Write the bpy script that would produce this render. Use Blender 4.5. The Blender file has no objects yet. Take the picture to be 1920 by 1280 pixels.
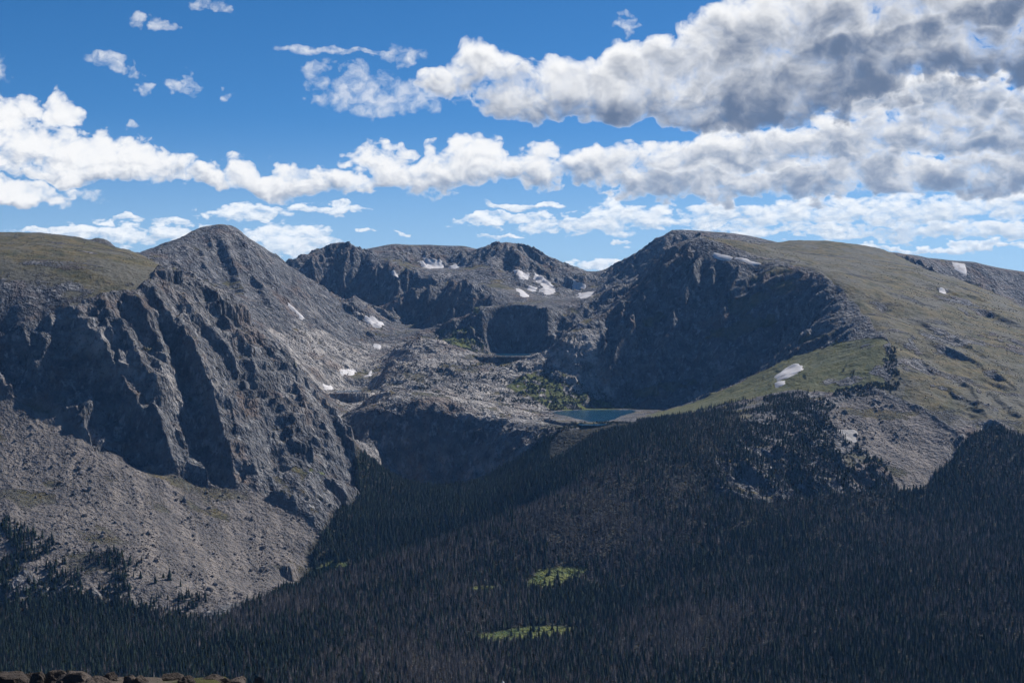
import bpy, math, random
import numpy as np
from mathutils import Vector

random.seed(7)
RNG = np.random.default_rng(7)
R = math.radians
scene = bpy.context.scene

# ------------------------------------------------------------------ camera, sky, sun, exposure
F = 3140.0            # focal length in pixels of a 1920 px wide picture
HY = 610.0            # row of the true horizon in that picture
cam_d = bpy.data.cameras.new('camera')
cam = bpy.data.objects.new('camera', cam_d)
scene.collection.objects.link(cam)
cam.location = (0, 0, 0)
cam.rotation_euler = (R(90), 0, 0)
cam_d.sensor_width = 36.0
cam_d.lens = F / 1920 * 36
cam_d.shift_y = -(640 - HY) / 1920
cam_d.clip_start = 0.1
cam_d.clip_end = 200000
scene.camera = cam

HAZE = 1.9e-5
SUN_EL, SUN_AZ = R(41), R(46)          # azimuth to the right of the view direction
world = bpy.data.worlds.new('World')
scene.world = world
world.use_nodes = True
world.cycles.sampling_method = 'MANUAL'
world.cycles.sample_map_resolution = 512
wn = world.node_tree
wn.nodes.clear()

class NB:
    """small helper for writing node graphs as expressions"""
    def __init__(self, tree): self.t = tree
    def link(self, v, sock):
        if isinstance(v, (int, float)): sock.default_value = v
        elif isinstance(v, tuple): sock.default_value = v
        else: self.t.links.new(v, sock)
    def m(self, op, a, b=None, c=None, clamp=False):
        nd = self.t.nodes.new('ShaderNodeMath'); nd.operation = op; nd.use_clamp = clamp
        for s, v in zip(nd.inputs, (a, b, c)):
            if v is not None: self.link(v, s)
        return nd.outputs[0]
    def add(self, a, b): return self.m('ADD', a, b)
    def sub(self, a, b): return self.m('SUBTRACT', a, b)
    def mul(self, a, b): return self.m('MULTIPLY', a, b)
    def rng(self, x, a, b, c=0.0, d=1.0, smooth=True):
        nd = self.t.nodes.new('ShaderNodeMapRange'); nd.clamp = True
        nd.interpolation_type = 'SMOOTHSTEP' if smooth else 'LINEAR'
        for s, v in zip(nd.inputs, (x, a, b, c, d)): self.link(v, s)
        return nd.outputs[0]
    def v(self, op, a, b=None, c=None):
        nd = self.t.nodes.new('ShaderNodeVectorMath'); nd.operation = op
        for s, v in zip(nd.inputs, (a, b, c)):
            if v is not None: self.link(v, s)
        return nd.outputs['Value' if op in ('DOT_PRODUCT', 'LENGTH') else 'Vector']
    def xyz(self, x, y, z=0.0):
        nd = self.t.nodes.new('ShaderNodeCombineXYZ')
        for s, v in zip(nd.inputs, (x, y, z)): self.link(v, s)
        return nd.outputs[0]
    def noise(self, vec, scale, detail, rough=0.5, lac=2.0, dist=0.0, dim='3D', color=False):
        nd = self.t.nodes.new('ShaderNodeTexNoise'); nd.noise_dimensions = dim
        self.link(vec, nd.inputs['Vector'])
        for k, v in (('Scale', scale), ('Detail', detail), ('Roughness', rough), ('Lacunarity', lac), ('Distortion', dist)):
            nd.inputs[k].default_value = v
        return nd.outputs['Color' if color else 'Fac']
    def voro(self, vec, scale, feature='F1', detail=0.0, rough=0.5, smooth=1.0, dim='3D', out='Distance', rand=1.0):
        nd = self.t.nodes.new('ShaderNodeTexVoronoi'); nd.feature = feature; nd.voronoi_dimensions = dim
        self.link(vec, nd.inputs['Vector']); nd.inputs['Scale'].default_value = scale
        nd.inputs['Detail'].default_value = detail; nd.inputs['Roughness'].default_value = rough
        nd.inputs['Randomness'].default_value = rand
        if feature == 'SMOOTH_F1': nd.inputs['Smoothness'].default_value = smooth
        return nd.outputs[out]
    def mix(self, f, a, b, blend='MIX'):
        nd = self.t.nodes.new('ShaderNodeMix'); nd.data_type = 'RGBA'; nd.blend_type = blend
        self.link(f, nd.inputs[0])
        for v, s in ((a, nd.inputs[6]), (b, nd.inputs[7])):
            if isinstance(v, tuple) and len(v) == 3: v = v + (1.0,)
            self.link(v, s)
        return nd.outputs[2]
    def attr(self, name):
        nd = self.t.nodes.new('ShaderNodeAttribute'); nd.attribute_name = name
        return nd.outputs['Fac']

# cloud masses of the day: bearing (column) and height (row) of the centre, half width, half height
CLOUDS_NEAR = [   # the big bank and the loose ones beside it
 (835, 150, 48, 40), (905, 125, 62, 56), (940, 175, 110, 48), (1060, 165, 110, 50), (1090, 200, 160, 34), (1170, 160, 110, 56), (1270, 135, 95, 62), (1290, 200, 190, 42), (1250, 100, 42, 40), (1370, 90, 110, 85), (1400, 185, 190, 58),
 (1480, 50, 130, 90), (1590, 30, 140, 80), (1560, 150, 230, 75), (1720, 110, 230, 70), (1900, 115, 190, 60), (1800, 30, 130, 60), (1930, 20, 120, 70), (2120, 120, 240, 110), (2350, 70, 260, 120),
]
CLOUDS_MID = [
 (10, 225, 75, 40), (140, 232, 55, 34), (40, 300, 110, 50), (165, 300, 95, 50), (250, 310, 90, 42), (325, 318, 52, 32), (150, 338, 160, 18), (-120, 300, 160, 60), (-330, 280, 190, 60), (50, 372, 130, 24), (390, 335, 40, 20),
 (462, 326, 56, 34), (530, 338, 90, 34), (615, 340, 75, 36), (715, 298, 52, 34), (690, 338, 110, 30), (800, 325, 75, 40),
 (895, 308, 75, 52), (1000, 312, 90, 46), (1090, 315, 80, 42), (1180, 312, 85, 44), (1270, 300, 80, 52), (1370, 280, 110, 46), (1480, 285, 95, 44), (1590, 270, 110, 56), (1640, 190, 110, 50), (1790, 195, 130, 50), (1920, 200, 110, 46), (1740, 260, 150, 50), (1890, 262, 140, 46), (2080, 260, 200, 80),
 (1240, 350, 120, 26), (1370, 345, 100, 36), (1500, 345, 110, 40), (1640, 330, 120, 46), (1780, 345, 130, 46), (1910, 330, 110, 46), (2300, 300, 240, 90),
]
CLOUDS_FAR = [
 (470, 402, 90, 13), (520, 396, 40, 16), (620, 395, 85, 11), (235, 418, 42, 8), (330, 418, 38, 14), (200, 442, 150, 12), (320, 445, 120, 18), (540, 455, 75, 34), (600, 452, 42, 28), (480, 462, 90, 26),
 (980, 388, 75, 9), (950, 412, 110, 10), (1090, 420, 120, 16), (1140, 395, 40, 22), (1200, 410, 80, 24), (1160, 450, 24, 6), (765, 440, 24, 6), (690, 431, 14, 5), (1110, 497, 90, 10), (930, 439, 40, 7),
 (1380, 405, 140, 24), (1530, 402, 150, 30), (1690, 405, 140, 32), (1870, 395, 150, 26), (1480, 435, 200, 12), (1680, 440, 200, 13), (1880, 440, 170, 16), (1760, 468, 200, 9), (2100, 430, 220, 26), (2350, 430, 200, 26),
 (-160, 430, 180, 18),
]
CLOUDS_SMALL = [
 (600, 145, 34, 24), (680, 165, 60, 30), (690, 195, 75, 26), (770, 185, 48, 30), (610, 95, 70, 9), (680, 97, 60, 8), (745, 104, 42, 18),
 (205, 128, 30, 12), (240, 142, 40, 9), (266, 140, 14, 15), (290, 178, 16, 10), (348, 178, 22, 12), (362, 162, 10, 14), (12, 150, 32, 20), (268, 57, 16, 9), (318, 57, 20, 12), (400, 16, 32, 12), (1165, 45, 18, 18), (430, 190, 10, 8), (178, 372, 36, 10), (195, 365, 20, 8), (-140, 140, 110, 30), (256, 240, 12, 8),
]

def cloud_shape(name, masses, feat, seed, flat, grow):
    """outline of one cloud layer (1 in the heart, 0 at the mean edge) and the height within its cloud (-1 base, 1 top)"""
    g = bpy.data.node_groups.new(name, 'ShaderNodeTree')
    g.interface.new_socket('p', in_out='INPUT', socket_type='NodeSocketVector')
    g.interface.new_socket('d', in_out='OUTPUT', socket_type='NodeSocketFloat')
    g.interface.new_socket('h', in_out='OUTPUT', socket_type='NodeSocketFloat')
    gi = g.nodes.new('NodeGroupInput'); go = g.nodes.new('NodeGroupOutput')
    b = NB(g)
    p = gi.outputs[0]
    q = b.v('MULTIPLY_ADD', p, (1.0, flat, 0.0), (seed, seed * 1.7, 0.0))
    wv = b.noise(q, feat * 0.8, 3, 0.6, dim='2D', color=True)
    pw = b.v('MULTIPLY_ADD', wv, (1.4 / feat, 1.1 / feat, 0.0), b.v('ADD', p, (-0.7 / feat, -0.55 / feat, 0.0)))
    e = None; num = 0.0; den = 0.02
    for (cx, cy, rx, ry) in masses:
        rx, ry = rx * grow, ry * grow
        k = b.v('MULTIPLY_ADD', pw, (F / rx, F / ry, 0.0), (-(cx - 960) / rx, -(HY - cy) / ry, 0.0))
        d = b.v('DOT_PRODUCT', k, k)
        e = d if e is None else b.m('MINIMUM', e, d)
        w = b.m('MAXIMUM', b.m('MULTIPLY_ADD', d, -0.7, 1.0), 0.0)
        num = b.m('MULTIPLY_ADD', w, b.v('DOT_PRODUCT', k, (0.0, 1.0, 0.0)), num)
        den = b.add(den, w)
    b.link(b.m('MAXIMUM', b.sub(1.0, e), -1.6), go.inputs[0])
    b.link(b.m('DIVIDE', num, den), go.inputs[1])
    return g

def cloud_puffs(name, feat, seed, flat, detail):
    """billows of one cloud layer, about -1 .. 1"""
    g = bpy.data.node_groups.new(name, 'ShaderNodeTree')
    g.interface.new_socket('p', in_out='INPUT', socket_type='NodeSocketVector')
    g.interface.new_socket('d', in_out='OUTPUT', socket_type='NodeSocketFloat')
    gi = g.nodes.new('NodeGroupInput'); go = g.nodes.new('NodeGroupOutput')
    b = NB(g)
    q = b.v('MULTIPLY_ADD', gi.outputs[0], (1.0, flat, 0.0), (seed, seed * 1.7, 0.0))
    wv = b.noise(q, feat * 1.3, 3, 0.6, dim='2D', color=True)
    qw = b.v('MULTIPLY_ADD', wv, (0.6 / feat, 0.6 / feat, 0.0), q)
    f1 = b.noise(qw, feat, detail, 0.64, 2.15, dim='2D')
    puff = b.voro(qw, feat * 1.7, 'F1', 1.6, 0.5, dim='2D')
    b.link(b.add(b.mul(b.sub(f1, 0.5), 2.7), b.mul(b.sub(0.40, puff), 0.75)), go.inputs[0])
    return g

b = NB(wn)
w_out = wn.nodes.new('ShaderNodeOutputWorld')
SKY = 0.078
tc = wn.nodes.new('ShaderNodeTexCoord')
sp = wn.nodes.new('ShaderNodeSeparateXYZ'); wn.links.new(tc.outputs['Generated'], sp.inputs[0])
dx, dy, dz = sp.outputs
hor = b.m('SQRT', b.add(b.mul(dx, dx), b.mul(dy, dy)))
U = b.m('ARCTAN2', dx, dy)
V = b.m('DIVIDE', dz, b.m('MAXIMUM', hor, 0.02))
P = b.xyz(U, V, 0.0)
inside = b.mul(b.m('LESS_THAN', b.m('ABSOLUTE', U), 0.42), b.mul(b.m('LESS_THAN', V, 0.26), b.m('GREATER_THAN', V, 0.005)))

def clear_sky():
    nd = wn.nodes.new('ShaderNodeTexSky')
    nd.sky_type = 'NISHITA'
    nd.sun_disc = False
    nd.sun_elevation = SUN_EL
    nd.sun_rotation = SUN_AZ
    nd.altitude = 3500
    nd.air_density = 0.75
    nd.dust_density = 1.3
    nd.ozone_density = 4.0
    hs = wn.nodes.new('ShaderNodeHueSaturation')
    hs.inputs['Saturation'].default_value = 1.25
    hs.inputs['Hue'].default_value = 0.498
    wn.links.new(nd.outputs[0], hs.inputs['Color'])
    c = b.mix(1.0, hs.outputs[0], (SKY, SKY, SKY), 'MULTIPLY')
    return b.mix(b.rng(V, 0.0, 0.13, 0.62, 0.0), c, (0.38, 0.53, 0.68))      # dusty air low over the horizon, all round

def layer(col, masses, grow, feat, amp, seed, flat, dens, light, shade, gain, bias, backlit, step, relief):
    """one layer of clouds over the sky: sunlit tops, thin glowing edges, grey bases"""
    def field(group, du, dv):
        nd = wn.nodes.new('ShaderNodeGroup'); nd.node_tree = group
        b.link(b.v('ADD', P, (du, dv, 0.0)), nd.inputs[0])
        return nd.outputs
    shape = cloud_shape('cloud_shape', masses, feat, seed, flat, grow)
    puffs = cloud_puffs('cloud_puffs', feat, seed, flat, 7.0)
    n0 = field(puffs, 0.0, 0.0)[0]
    n1 = field(puffs, step * 0.5, step * 0.8)[0]
    e0, h0 = field(shape, 0.0, 0.0)
    dpos = b.m('MAXIMUM', b.add(b.m('MINIMUM', b.mul(e0, 1.1), 0.85), b.mul(n0, amp)), 0.0)
    alpha = b.m('SUBTRACT', 1.0, b.m('EXPONENT', b.mul(b.m('POWER', dpos, 1.4), -dens)))
    back = b.rng(U, -0.30, 0.30, 0.0, backlit, smooth=False)      # towards the sun the clouds are seen from their shaded side
    lit = b.m('MULTIPLY_ADD', h0, gain, bias)
    lit = b.sub(lit, b.mul(back, dpos))
    lit = b.add(lit, b.m('MULTIPLY_ADD', b.sub(n0, n1), relief, b.mul(n0, 0.14)))
    lit = b.add(lit, b.rng(dpos, 0.0, 0.35, 0.35, 0.0))            # thin edges let the sun through
    lit = b.rng(lit, -0.05, 0.9)
    return b.mix(alpha, col, b.mix(lit, shade, light))

col = clear_sky()
WHITE = (0.81, 0.81, 0.81)
col = layer(col, CLOUDS_FAR, 1.15, 60.0, 0.80, 1.7, 2.0, 3.2, (0.80, 0.83, 0.86), (0.33, 0.43, 0.56), 0.40, 0.78, 0.35, 0.0032, 0.28)
col = layer(col, CLOUDS_SMALL, 1.35, 60.0, 0.9, 3.3, 1.2, 0.8, WHITE, (0.34, 0.42, 0.54), 0.30, 0.75, 0.0, 0.0030, 0.25)
col = layer(col, CLOUDS_MID, 1.08, 38.0, 0.72, 5.1, 1.3, 5.5, WHITE, (0.17, 0.23, 0.34), 0.58, 0.88, 0.80, 0.0045, 0.32)
col = layer(col, CLOUDS_NEAR, 1.10, 28.0, 0.70, 9.3, 1.15, 5.5, WHITE, (0.115, 0.160, 0.25), 0.66, 0.92, 1.05, 0.0060, 0.32)
bg_view = wn.nodes.new('ShaderNodeBackground'); b.link(col, bg_view.inputs['Color'])
# all round, outside the cloud banks drawn above, the same broken cumulus goes on
cov = b.noise(b.v('MULTIPLY', tc.outputs['Generated'], (1.0, 1.0, 2.2)), 4.0, 5, 0.55)
cov = b.mul(b.rng(cov, 0.58, 0.68), b.rng(dz, 0.02, 0.06))
bg_away = wn.nodes.new('ShaderNodeBackground')
b.link(b.mix(b.mul(cov, b.rng(dz, 0.9, 0.3)), clear_sky(), (0.62, 0.65, 0.70)), bg_away.inputs['Color'])
mx = wn.nodes.new('ShaderNodeMixShader')
b.link(inside, mx.inputs[0]); wn.links.new(bg_away.outputs[0], mx.inputs[1]); wn.links.new(bg_view.outputs[0], mx.inputs[2])
wn.links.new(mx.outputs[0], w_out.inputs['Surface'])

sun_d = bpy.data.lights.new('sun', 'SUN')
sun = bpy.data.objects.new('sun', sun_d)
scene.collection.objects.link(sun)
sun_d.energy = 5.0
sun_d.angle = R(0.53)
sun_d.color = (1.0, 0.955, 0.9)
SUN_DIR = Vector((math.cos(SUN_EL) * math.sin(SUN_AZ), math.cos(SUN_EL) * math.cos(SUN_AZ), math.sin(SUN_EL)))
sun.rotation_euler = SUN_DIR.to_track_quat('Z', 'Y').to_euler()

scene.view_settings.view_transform = 'Standard'
scene.view_settings.look = 'None'
scene.view_settings.exposure = 0.3
scene.view_settings.gamma = 1.0
scene.view_settings.use_curve_mapping = False
scene.cycles.max_bounces = 4
scene.cycles.diffuse_bounces = 1
scene.cycles.volume_bounces = 0
scene.cycles.use_denoising = True
scene.cycles.use_adaptive_sampling = True
scene.cycles.adaptive_threshold = 0.03
scene.cycles.adaptive_min_samples = 16

# ------------------------------------------------------------------ numpy noise
_perm = np.random.default_rng(11).permutation(256)
_perm = np.concatenate([_perm, _perm]).astype(np.int32)
_ga = np.arange(256) / 256 * 2 * np.pi
_gx, _gy = np.cos(_ga).astype(np.float32), np.sin(_ga).astype(np.float32)

def perlin(x, y, seed=0):
    xi = np.floor(x); yi = np.floor(y)
    fx = (x - xi).astype(np.float32); fy = (y - yi).astype(np.float32)
    xi = (xi.astype(np.int64) + seed * 37) & 255; yi = (yi.astype(np.int64) + seed * 91) & 255
    xi1 = (xi + 1) & 255; yi1 = (yi + 1) & 255
    u = fx * fx * fx * (fx * (fx * 6 - 15) + 10); v = fy * fy * fy * (fy * (fy * 6 - 15) + 10)
    def g(ax, ay, dx, dy):
        h = _perm[_perm[ax] + ay]
        return _gx[h] * dx + _gy[h] * dy
    a = g(xi, yi, fx, fy); b = g(xi1, yi, fx - 1, fy)
    c = g(xi, yi1, fx, fy - 1); d = g(xi1, yi1, fx - 1, fy - 1)
    t = a + u * (b - a)
    return (t + v * ((c + u * (d - c)) - t)) * 1.5

def fbm(x, y, wl, octaves, seed=0, gain=0.5):
    s = 0; a = 1.0; n = 0
    for o in range(octaves):
        s = s + a * perlin(x / wl, y / wl, seed + o); n += a
        a *= gain; wl /= 2.03
    return s / n

def ridged(x, y, wl, octaves, seed=0, gain=0.55):
    s = 0; a = 1.0; n = 0; w = 1.0
    for o in range(octaves):
        r = 1 - np.abs(perlin(x / wl, y / wl, seed + o)) * 1.6
        s = s + a * r * w; n += a
        w = np.clip(r, 0.2, 1)
        a *= gain; wl /= 2.1
    return s / n

def gullies(x, y, dx, dy, wl, seed):
    """stripes that run along the direction (dx, dy): ribs and gullies down a slope"""
    px, py = x / wl, y / wl
    cx, cy = np.floor(px), np.floor(py)
    fx, fy = (px - cx).astype(np.float32), (py - cy).astype(np.float32)
    tx, ty = -dy, dx
    va = np.zeros_like(fx); wt = np.zeros_like(fx)
    cxi, cyi = cx.astype(np.int64) + seed * 53, cy.astype(np.int64) + seed * 29
    for i in (-1, 0, 1):
        for j in (-1, 0, 1):
            h = _perm[_perm[(cxi + i) & 255] + ((cyi + j) & 255)]
            hx = h / 256.0; hy = _perm[h + 17] / 256.0
            ddx = (fx - i - hx * 0.8).astype(np.float32); ddy = (fy - j - hy * 0.8).astype(np.float32)
            w = np.exp(-(ddx * ddx + ddy * ddy) * 2.0)
            va += np.cos((ddx * tx + ddy * ty) * 6.2831853) * w
            wt += w
    return va / wt

def sstep(a, b, x):
    t = np.clip((x - a) / (b - a), 0, 1)
    return t * t * (3 - 2 * t)

# ------------------------------------------------------------------ survey points of the land
# each point: bearing and height as column and row of the survey picture, and distance in metres
def W(px, py, d):
    return ((px - 960) / F * d, d, (HY - py) / F * d)

LINES = [
 # plateau mountain on the left: skyline, rim, cliff foot, talus foot
 [(-420, 432, 4050), (-200, 436, 4000), (0, 440, 4000), (65, 438, 4000), (140, 446, 3950), (200, 458, 3880), (262, 477, 3780), (328, 509, 3480)],
 [(-420, 590, 2960), (-200, 585, 2970), (0, 580, 2990), (47, 570, 3000), (94, 568, 3010), (125, 572, 3000), (145, 556, 3030), (187, 544, 3060), (219, 540, 3080), (256, 531, 3120), (297, 516, 3220), (328, 509, 3350)],
 [(360, 523, 3330), (400, 541, 3300), (431, 562, 3280), (453, 584, 3260), (480, 617, 3240), (515, 655, 3220), (540, 692, 3200), (567, 737, 3170), (605, 785, 3140), (640, 830, 3110), (664, 880, 3080), (668, 915, 3030), (645, 950, 2960)],
 [(-420, 745, 2850), (-200, 740, 2860), (0, 738, 2870), (60, 748, 2868), (110, 765, 2862), (150, 800, 2835), (175, 832, 2800), (230, 845, 2810), (285, 868, 2815), (335, 888, 2820), (385, 905, 2830), (435, 918, 2840), (480, 918, 2860), (530, 955, 2825), (575, 985, 2790), (592, 1010, 2770)],
 [(-420, 985, 2560), (0, 975, 2580), (100, 1010, 2550), (200, 1035, 2530), (310, 1092, 2470), (400, 1132, 2435), (480, 1122, 2490), (535, 1105, 2570), (570, 1060, 2650), (592, 1025, 2740)],
 # cliff body, middle height
 [(0, 655, 2940), (100, 665, 2930), (200, 690, 2920), (300, 700, 2945), (380, 720, 2985), (450, 760, 3010), (520, 830, 3000), (580, 890, 2960), (620, 940, 2900)],
 [(250, 610, 3000), (330, 600, 3080), (400, 640, 3110), (470, 700, 3110), (540, 770, 3090), (600, 850, 3050)],
 # land behind the rim of that mountain
 [(500, 640, 3700), (560, 720, 3600), (610, 780, 3500), (655, 830, 3420)],
 # pointed peak
 [(225, 500, 4200), (265, 478, 4400), (300, 464, 4480), (340, 449, 4580), (380, 428, 4670), (410, 420, 4700), (432, 423, 4715), (452, 436, 4740), (480, 455, 4780), (520, 483, 4830), (545, 500, 4850), (600, 552, 4800), (640, 594, 4750), (668, 618, 4700)],
 [(350, 520, 4350), (400, 540, 4250), (450, 575, 4100), (500, 620, 3980), (560, 690, 3850), (600, 740, 3700)],
 [(430, 500, 4500), (500, 560, 4400), (560, 610, 4330), (620, 650, 4300), (680, 680, 4280)],
 [(200, 480, 4900), (410, 470, 5200), (545, 520, 5200)],
 # floor of the upper gorge on the left
 [(700, 641, 4680), (694, 672, 4400), (690, 700, 4200), (660, 733, 3960), (625, 735, 3950), (630, 760, 3750), (655, 790, 3550), (690, 835, 3400)],
 # far cirque ridge
 [(500, 512, 5500), (545, 508, 5600), (558, 500, 5610), (580, 487, 5640), (605, 473, 5700), (625, 462, 5730), (640, 453, 5750), (652, 457, 5770), (672, 470, 5800), (710, 463, 5880), (740, 457, 5900), (800, 459, 6000), (870, 461, 6000), (896, 468, 5950), (920, 461, 5830), (948, 454, 5800), (968, 457, 5820), (990, 464, 5850), (1020, 479, 5850), (1060, 494, 5840), (1098, 508, 5820), (1120, 513, 5800), (1140, 509, 5800)],
 [(570, 545, 5560), (600, 560, 5560), (660, 560, 5560), (720, 560, 5480)],
 [(580, 590, 5480), (625, 596, 5470), (655, 600, 5460), (690, 602, 5440), (730, 592, 5400)],
 [(790, 500, 5720), (830, 500, 5760), (880, 499, 5740)],
 [(700, 505, 5560), (760, 510, 5550), (830, 512, 5560), (900, 505, 5600)],
 [(768, 548, 5140), (782, 545, 5130), (798, 556, 5120)],
 [(830, 545, 5090), (848, 534, 5060), (866, 532, 5050), (884, 545, 5050), (895, 560, 5040)],
 [(930, 545, 5250), (960, 545, 5250)],
 [(765, 590, 5090), (782, 598, 5075), (800, 592, 5070)],
 [(822, 600, 5000), (845, 604, 4985), (880, 598, 4980), (905, 580, 4990)],
 [(960, 505, 5600), (1000, 540, 5450), (1040, 530, 5550), (1090, 545, 5500), (1110, 570, 5300)],
 [(905, 592, 4650), (940, 582, 4650), (985, 582, 4650), (1030, 602, 4640), (1045, 615, 4630)],
 [(905, 645, 4590), (960, 656, 4580), (1010, 652, 4580), (1045, 642, 4580)],
 [(900, 665, 4380), (955, 667, 4380), (1000, 664, 4400)],
 [(820, 610, 4750), (850, 640, 4550), (870, 655, 4430)],
 [(740, 615, 4900), (760, 630, 4700), (730, 640, 4650)],
 # granite knoll and dome in the middle
 [(770, 640, 4350), (800, 634, 4320), (830, 640, 4300), (870, 668, 4200), (905, 677, 4150), (960, 675, 4140), (1000, 676, 4150)],
 [(740, 680, 4050), (800, 690, 4000), (860, 715, 3900), (920, 735, 3850)],
 [(700, 745, 3620), (750, 732, 3620), (800, 735, 3640), (850, 745, 3650), (900, 755, 3650), (960, 765, 3600), (1010, 785, 3500)],
 [(660, 772, 3500), (690, 775, 3480), (750, 775, 3460), (820, 778, 3450), (880, 790, 3440), (940, 806, 3390), (1000, 806, 3310), (1050, 810, 3230), (1110, 810, 3180)],
 [(656, 830, 3440), (700, 872, 3415), (755, 906, 3395), (850, 904, 3385), (920, 880, 3330), (1000, 846, 3240), (1050, 833, 3170)],
 [(1010, 684, 4150), (1040, 680, 4250), (1080, 660, 4350), (1095, 640, 4380)],
 [(1000, 745, 3850), (1060, 750, 3870), (1120, 745, 3950), (1160, 752, 3930)],
 # lake basin
 [(1035, 775, 3640), (1060, 795, 3420), (1120, 796, 3360), (1180, 785, 3420), (1200, 775, 3640)],
 # canyon below the dome
 [(700, 930, 3060), (760, 925, 3120), (850, 925, 3100), (920, 905, 3120), (1000, 872, 3120), (1070, 846, 3100)],
 [(672, 975, 2880), (720, 975, 2880), (800, 985, 2860), (860, 970, 2870), (960, 930, 2920)],
 [(600, 1082, 2700), (640, 1066, 2720), (720, 1055, 2740), (850, 1035, 2770), (960, 1000, 2810)],
 [(560, 1098, 2620), (600, 1090, 2640)],
 # forested spur: crest
 [(480, 1122, 2440), (540, 1105, 2500), (620, 1077, 2550), (750, 1040, 2600), (850, 1007, 2650), (950, 967, 2700), (1020, 937, 2750), (1100, 892, 2820), (1180, 852, 2900), (1250, 812, 3000), (1350, 778, 3120)],
 [(1100, 828, 3090), (1180, 800, 3230), (1240, 785, 3300)],
 # forest floor
 [(-300, 1140, 2390), (0, 1130, 2400), (150, 1150, 2380), (330, 1165, 2380), (420, 1160, 2360)],
 [(-300, 1280, 2040), (0, 1280, 2040), (300, 1280, 2030), (960, 1280, 2000), (1600, 1280, 1950), (1920, 1280, 1910), (2300, 1270, 1880)],
 [(0, 1230, 2170), (200, 1220, 2190), (400, 1200, 2210), (700, 1150, 2310), (850, 1120, 2380)],
 [(900, 1192, 2220), (1000, 1188, 2230), (1090, 1182, 2250)],
 [(980, 1098, 2460), (1040, 1090, 2480), (1100, 1085, 2500)],
 [(1300, 1150, 2260), (1450, 1100, 2340), (1570, 1080, 2350), (1700, 1066, 2350), (1820, 1055, 2350), (1920, 1045, 2350), (2300, 1020, 2350)],
 [(1450, 1065, 2500), (1600, 1040, 2560), (1750, 1025, 2580), (1920, 1010, 2560)],
 [(1200, 952, 2700), (1300, 985, 2620), (1400, 970, 2650), (1500, 1000, 2620)],
 [(1660, 925, 2830), (1710, 922, 2840), (1790, 915, 2850), (1920, 905, 2850), (2300, 890, 2850)],
 # rocky knoll on the right and its talus
 [(1340, 935, 2730), (1420, 940, 2740), (1520, 935, 2780), (1620, 915, 2830)],
 [(1330, 850, 2880), (1400, 850, 2910), (1480, 840, 2940), (1560, 850, 2940), (1620, 870, 2910)],
 [(1350, 778, 3140), (1420, 768, 3160), (1500, 765, 3150), (1560, 775, 3120)],
 [(1560, 735, 3250), (1620, 738, 3220), (1680, 750, 3190), (1740, 780, 3120), (1790, 815, 3040)],
 [(1580, 810, 3060), (1660, 815, 3060), (1730, 830, 3030)],
 # dark mountain on the right: left ridge, rim, foot
 [(1065, 622, 4100), (1092, 606, 4150), (1140, 578, 4220), (1200, 528, 4300), (1240, 482, 4350), (1275, 455, 4330), (1310, 447, 4260), (1335, 455, 4230), (1380, 470, 4200), (1440, 487, 4150), (1475, 492, 4080), (1502, 500, 4000), (1520, 515, 3940), (1574, 540, 3850), (1602, 568, 3750), (1627, 594, 3650), (1655, 622, 3520), (1671, 646, 3430), (1677, 680, 3330), (1665, 720, 3250)],
 [(1068, 632, 4060), (1100, 655, 4020), (1128, 692, 3990), (1150, 725, 3960), (1175, 755, 3910), (1197, 769, 3870), (1260, 752, 3880), (1320, 728, 3880), (1390, 696, 3850), (1450, 672, 3810), (1510, 640, 3720), (1570, 618, 3680), (1620, 630, 3560)],
 [(1220, 774, 3500), (1280, 762, 3580), (1350, 735, 3650), (1420, 705, 3650), (1480, 680, 3600), (1550, 655, 3560), (1610, 655, 3480)],
 [(1250, 790, 3350), (1330, 768, 3380), (1400, 745, 3400), (1470, 722, 3400), (1510, 700, 3420), (1580, 690, 3380), (1640, 690, 3320)],
 # summit ridge behind it
 [(1150, 505, 5790), (1175, 492, 5760), (1200, 474, 5730), (1222, 455, 5680), (1240, 443, 5640), (1260, 432, 5600), (1300, 432, 5650), (1360, 437, 5750), (1400, 445, 5800), (1440, 454, 5800), (1470, 458, 5700)],
 [(1130, 545, 5300), (1170, 545, 5100), (1210, 520, 4950), (1250, 485, 4900), (1290, 470, 4900), (1330, 466, 4900)],
 [(1100, 590, 4700), (1140, 600, 4600)],
 [(1478, 453, 5150), (1490, 450, 5100), (1540, 452, 5050), (1600, 458, 5000), (1660, 469, 4960)],
 [(1690, 475, 5250), (1760, 485, 5400), (1830, 492, 5400), (1920, 511, 5400), (2300, 570, 5300)],
 [(1790, 540, 5200), (1850, 580, 5150), (1920, 610, 5100), (2300, 680, 5000)],
 [(1350, 492, 5250), (1420, 492, 5250), (1470, 486, 5200)],
 # plateau on the right and its flank
 [(1380, 462, 4700), (1440, 470, 4700), (1520, 478, 4600), (1620, 495, 4450), (1720, 512, 4350)],
 [(1560, 515, 4150), (1640, 530, 4050), (1720, 550, 4050), (1800, 578, 3950), (1920, 622, 3850), (2300, 690, 3700)],
 [(1660, 590, 3750), (1740, 620, 3650), (1820, 665, 3500), (1920, 725, 3350), (2300, 800, 3250)],
 [(1700, 660, 3450), (1760, 700, 3350), (1840, 755, 3200), (1920, 810, 3060), (2300, 850, 3000)],
 [(1700, 496, 4800), (1780, 518, 4580), (1850, 551, 4400), (1920, 585, 4280), (2300, 650, 4200)],
]
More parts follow.
